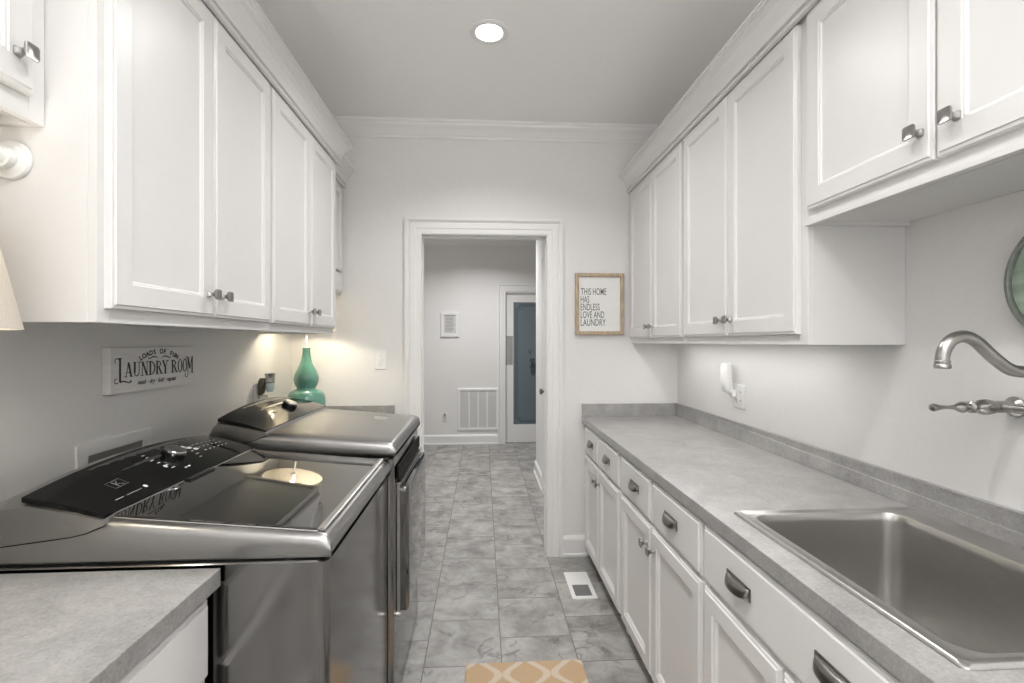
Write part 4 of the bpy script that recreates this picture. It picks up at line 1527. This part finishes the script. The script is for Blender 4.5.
t = thing('added_fill_pendant', 'added bowl uplight behind the camera, unseen, for ambient fill', 'light', (0.05, -0.75, CEIL))  # invented fixture, out of view, that houses the ambient fill lamp
b = MB().lathe([(0.02, 2.13), (0.10, 2.135), (0.17, 2.155), (0.21, 2.19), (0.215, 2.195), (0.205, 2.192), (0.16, 2.165), (0.09, 2.147), (0.02, 2.142)], (0.05, -0.75, 0), 40, True, True)
build(b, 'bowl', M['plastic'], t)
b = MB()
for k in range(3):
    a = 2 * PI * k / 3
    b.tube([(0.05 + 0.20 * math.cos(a), -0.75 + 0.20 * math.sin(a), 2.19), (0.05, -0.75, 2.62)], 0.002, 6)
build(b, 'chains', M['nickel'], t)
b = MB().lathe([(0.06, CEIL - 0.0005), (0.06, CEIL - 0.015), (0.02, CEIL - 0.03), (0.006, CEIL - 0.12)], (0.05, -0.75, 0), 24)
build(b, 'canopy', M['nickel'], t)

# ------------------------------------------------------------------ floor things
t = thing('floor_register', 'white floor vent register beside the base cabinets', 'vent', (0.546, 2.727, 0))
vx0, vx1, vy0, vy1 = 0.478, 0.614, 2.576, 2.876
b = MB()
for a in ((vx0, vx0 + 0.022, vy0, vy1), (vx1 - 0.022, vx1, vy0, vy1), (vx0 + 0.022, vx1 - 0.022, vy0, vy0 + 0.028), (vx0 + 0.022, vx1 - 0.022, vy1 - 0.028, vy1)):
    b.box(*a, 0.0006, 0.005)
b.box(vx0 + 0.022, vx1 - 0.022, 2.725, 2.738, 0.0006, 0.005)
build(b, 'frame', M['plastic'], t, 0.0015)
b = MB()
b.box(vx0 + 0.022, vx1 - 0.022, 2.738, vy1 - 0.028, 0.0006, 0.0042)
build(b, 'damper_plate', M['plastic'], t)
b = MB()
b.box(vx0 + 0.022, vx1 - 0.022, vy0 + 0.028, 2.725, 0.0006, 0.002)
for k in range(11):
    x = vx0 + 0.026 + k * 0.0082
    b.box(x, x + 0.003, vy0 + 0.028, 2.725, 0.002, 0.0042)
build(b, 'grate', M['ventdark'], t, label='grey slotted grate')

b = MB()
rings = []
for z, ins in ((0.0006, 0.003), (0.004, 0.0), (0.009, 0.001), (0.012, 0.008)):
    rings.append([(x, y, z) for x, y in rrect(-0.072 + ins, 0.424 - ins, 1.28 + ins, 2.078 - ins, 0.018, 5)])
b.loft(rings, True, True, True, False)
o = build(b, 'rug', M['rug'])
tag(o, 'peach and cream trellis-pattern rug on the tile floor', 'rug')

# ------------------------------------------------------------------ hall things
frH = FR_B(HY)
# return air grille
gx0, gx1, gz0, gz1 = -0.33, 0.215, 0.185, 0.748
t = thing('return_air_grille', 'white return air grille low on the hall end wall', 'vent', ((gx0 + gx1) / 2, HY, gz0))
b = MB()
b.sweep([(gx0, gz0), (gx1, gz0), (gx1, gz1), (gx0, gz1)], [(0, 0.0006), (0, 0.010), (0.006, 0.014), (0.030, 0.014), (0.034, 0.010), (0.034, 0.0006)], lambda a, c, h: (a, HY - h, c), closed=True)
bw = (gx1 - gx0 - 0.068) / 4
for k in range(1, 4):
    xx = gx0 + 0.034 + bw * k
    b.fbox(frH, xx - 0.010, xx + 0.010, gz0 + 0.034, gz1 - 0.034, 0.0006, 0.012)
build(b, 'frame', M['trim'], t)
for k in range(4):
    b = MB()
    xa, xb_ = gx0 + 0.034 + bw * k + (0.010 if k else 0), gx0 + 0.034 + bw * (k + 1) - (0.010 if k < 3 else 0)
    z = gz0 + 0.036
    while z < gz1 - 0.05:
        a = b.add([frH(xa, z, 0.008), frH(xb_, z, 0.008), frH(xb_, z + 0.013, 0.001), frH(xa, z + 0.013, 0.001), frH(xa, z + 0.0145, 0.008), frH(xb_, z + 0.0145, 0.008)])
        b.face(a[:4])
        b.face((a[3], a[2], a[5], a[4]))
        z += 0.0145
    build(b, 'louvre_bank', M['grille'], t)
# small picture
t = thing('small_picture', 'small white framed print on the hall end wall', 'picture', (-0.433, HY, 1.42))
px0, px1, pz0, pz1 = -0.553, -0.315, 1.432, 1.762
b = MB()
b.sweep([(px0, pz0), (px1, pz0), (px1, pz1), (px0, pz1)], [(0, 0.0006), (0, 0.020), (0.004, 0.024), (0.038, 0.024), (0.042, 0.016), (0.042, 0.0006)], lambda a, c, h: (a, HY - h, c), closed=True)
build(b, 'frame', M['trim'], t)
b = MB().fbox(frH, px0 + 0.0425, px1 - 0.0425, pz0 + 0.0425, pz1 - 0.0425, 0.0008, 0.010)
pr_ = build(b, 'print', M['grille'], t, label='pale grey print')
b = MB()
rnd = random.Random(3)
for k in range(11):
    z = pz1 - 0.065 - k * 0.019
    b.fbox(frH, px0 + 0.060, px1 - 0.060 - rnd.uniform(0, 0.025), z - 0.004, z + 0.004, 0.010, 0.0106)
build(b, 'lines', M['pocket'], pr_)
# outlet with night light in hall
wall_plate('white outlet low on the hall end wall left of the air grille', 'wall_outlet', 'outlet', frH, -0.497, 0.36)
t = thing('night_light', 'small plug-in night light in the low hall outlet', 'night light', (-0.497, HY - 0.02, 0.36))
b = MB()
b.loft([[frH(-0.497 + a, 0.382 + c * s_, h) for a, c in rrect(-0.018 * s_, 0.018 * s_, -0.026, 0.030, 0.008, 4)] for h, s_ in ((0.0098, 1.0), (0.030, 1.0), (0.036, 0.8))], True, True, True)
build(b, 'body', M['grille'], t)
b = MB().fbox(frH, -0.509, -0.485, 0.395, 0.420, 0.036, 0.046)
build(b, 'lamp_cover', M['ventdark'], t, 0.003)

# pantry door: pocket door with frosted glass
t = sthing('door_1', 'white door with frosted blue-grey glass at the end of the hall', ((PX0 + PX1) / 2, HY + 0.05, 0))
dy = HY + 0.045
frD = FR_B(dy)
b = MB()
dx0, dx1 = PX0 + 0.004, PX1 - 0.004
gx0_, gx1_ = dx0 + 0.108, dx1 - 0.108
for a in ((dx0, gx0_, 0.012, 2.03), (gx1_, dx1, 0.012, 2.03), (gx0_, gx1_, 0.012, 0.25), (gx0_, gx1_, 1.90, 2.03)):
    b.fbox(frD, *a, -0.035, 0.0)
build(b, 'door_frame', M['trim'], t)
b = MB().fbox(frD, gx0_, gx1_, 0.25, 1.90, -0.022, -0.012)
gl = build(b, 'glass_pane', M['bluegreyglass'], t, label='frosted blue-grey glass')
b = MB()
for ins, w_ in ((0.030, 0.012), (0.055, 0.005)):
    pts = rrect(gx0_ + ins, gx1_ - ins, 0.25 + ins, 1.90 - ins, 0.06, 5)
    # indented corners
    pts = []
    x0_, x1_, z0_, z1_ = gx0_ + ins, gx1_ - ins, 0.25 + ins, 1.90 - ins
    for cx, cz, a0 in ((x1_, z1_, -PI / 2), (x0_, z1_, 0), (x0_, z0_, PI / 2), (x1_, z0_, PI)):
        seg = []
        for k in range(7):
            a = a0 - PI / 2 * k / 6 if False else a0 - (PI / 2) * (k / 6)
            seg.append((cx + 0.055 * math.cos(a), cz + 0.055 * math.sin(a)))
        pts += seg
    b.sweep(pts, [(0, -0.0118), (0, -0.0108), (w_, -0.0108), (w_, -0.0118)], lambda a, c, h: (a, dy - h, c), closed=True)
for (cx, cz, r) in ((gx0_ + 0.26, 1.10, 0.05), (gx0_ + 0.25, 1.02, 0.04), (gx0_ + 0.27, 0.95, 0.05), (gx0_ + 0.30, 1.03, 0.06)):
    b.loft([[frD(cx + r * math.cos(2 * PI * k / 7) * (1 if k % 2 else 0.55), cz + r * math.sin(2 * PI * k / 7), h) for k in range(7)] for h in (-0.0119, -0.0108)], True, True, True)
for s_ in (-1, 1):
    a = b.add([frD(gx0_ + 0.22, 1.20, -0.0108), frD(gx0_ + 0.232, 1.20, -0.0108), frD(gx0_ + 0.232 + s_ * 0.02, 1.26, -0.0108), frD(gx0_ + 0.22 + s_ * 0.02, 1.26, -0.0108)])
    b.face(a)
build(b, 'etched_border', M['etch'], gl, label='darker etched border and motif')
b = MB().fbox(frD, dx0 + 0.004, dx0 + 0.100, 1.055, 1.445, 0.0004, 0.004)
build(b, 'flush_pull', M['pocket'], t, 0.002, label='grey metal flush pull plate')

# door in the right hall wall
t = sthing('door_2', 'white panelled door in the right hall wall, seen edge-on', (HXR, (DH0 + DH1) / 2, 0))
frK = FR_R(HXR + 0.030)
b = panel(frK, DH0 + 0.006, DH1 - 0.006, 0.012, 2.03, [(0, -0.03), (0, 0.020), (0.003, 0.022)])
dd = build(b, 'leaf', M['trim'], t)
b = MB()
for (v0_, v1_) in ((0.25, 0.92), (1.05, 1.90)):
    merge(b, panel(frK, DH0 + 0.12, DH1 - 0.12, v0_, v1_, [(0, 0.0222), (0, 0.027), (0.015, 0.029), (0.028, 0.0235), (0.06, 0.0235), (0.08, 0.028)]))
build(b, 'raised_panels', M['trim'], dd)
b = MB().lathe([(0.028, -0.0005), (0.028, -0.006), (0.010, -0.012), (0.010, -0.035), (0.024, -0.044), (0.028, -0.056), (0.022, -0.066), (0.004, -0.069)], (HXR + 0.008, DH1 - 0.07, 0.93), 24, axis='X')
build(b, 'door_knob', M['pewter'], t, label='dark metal door knob')
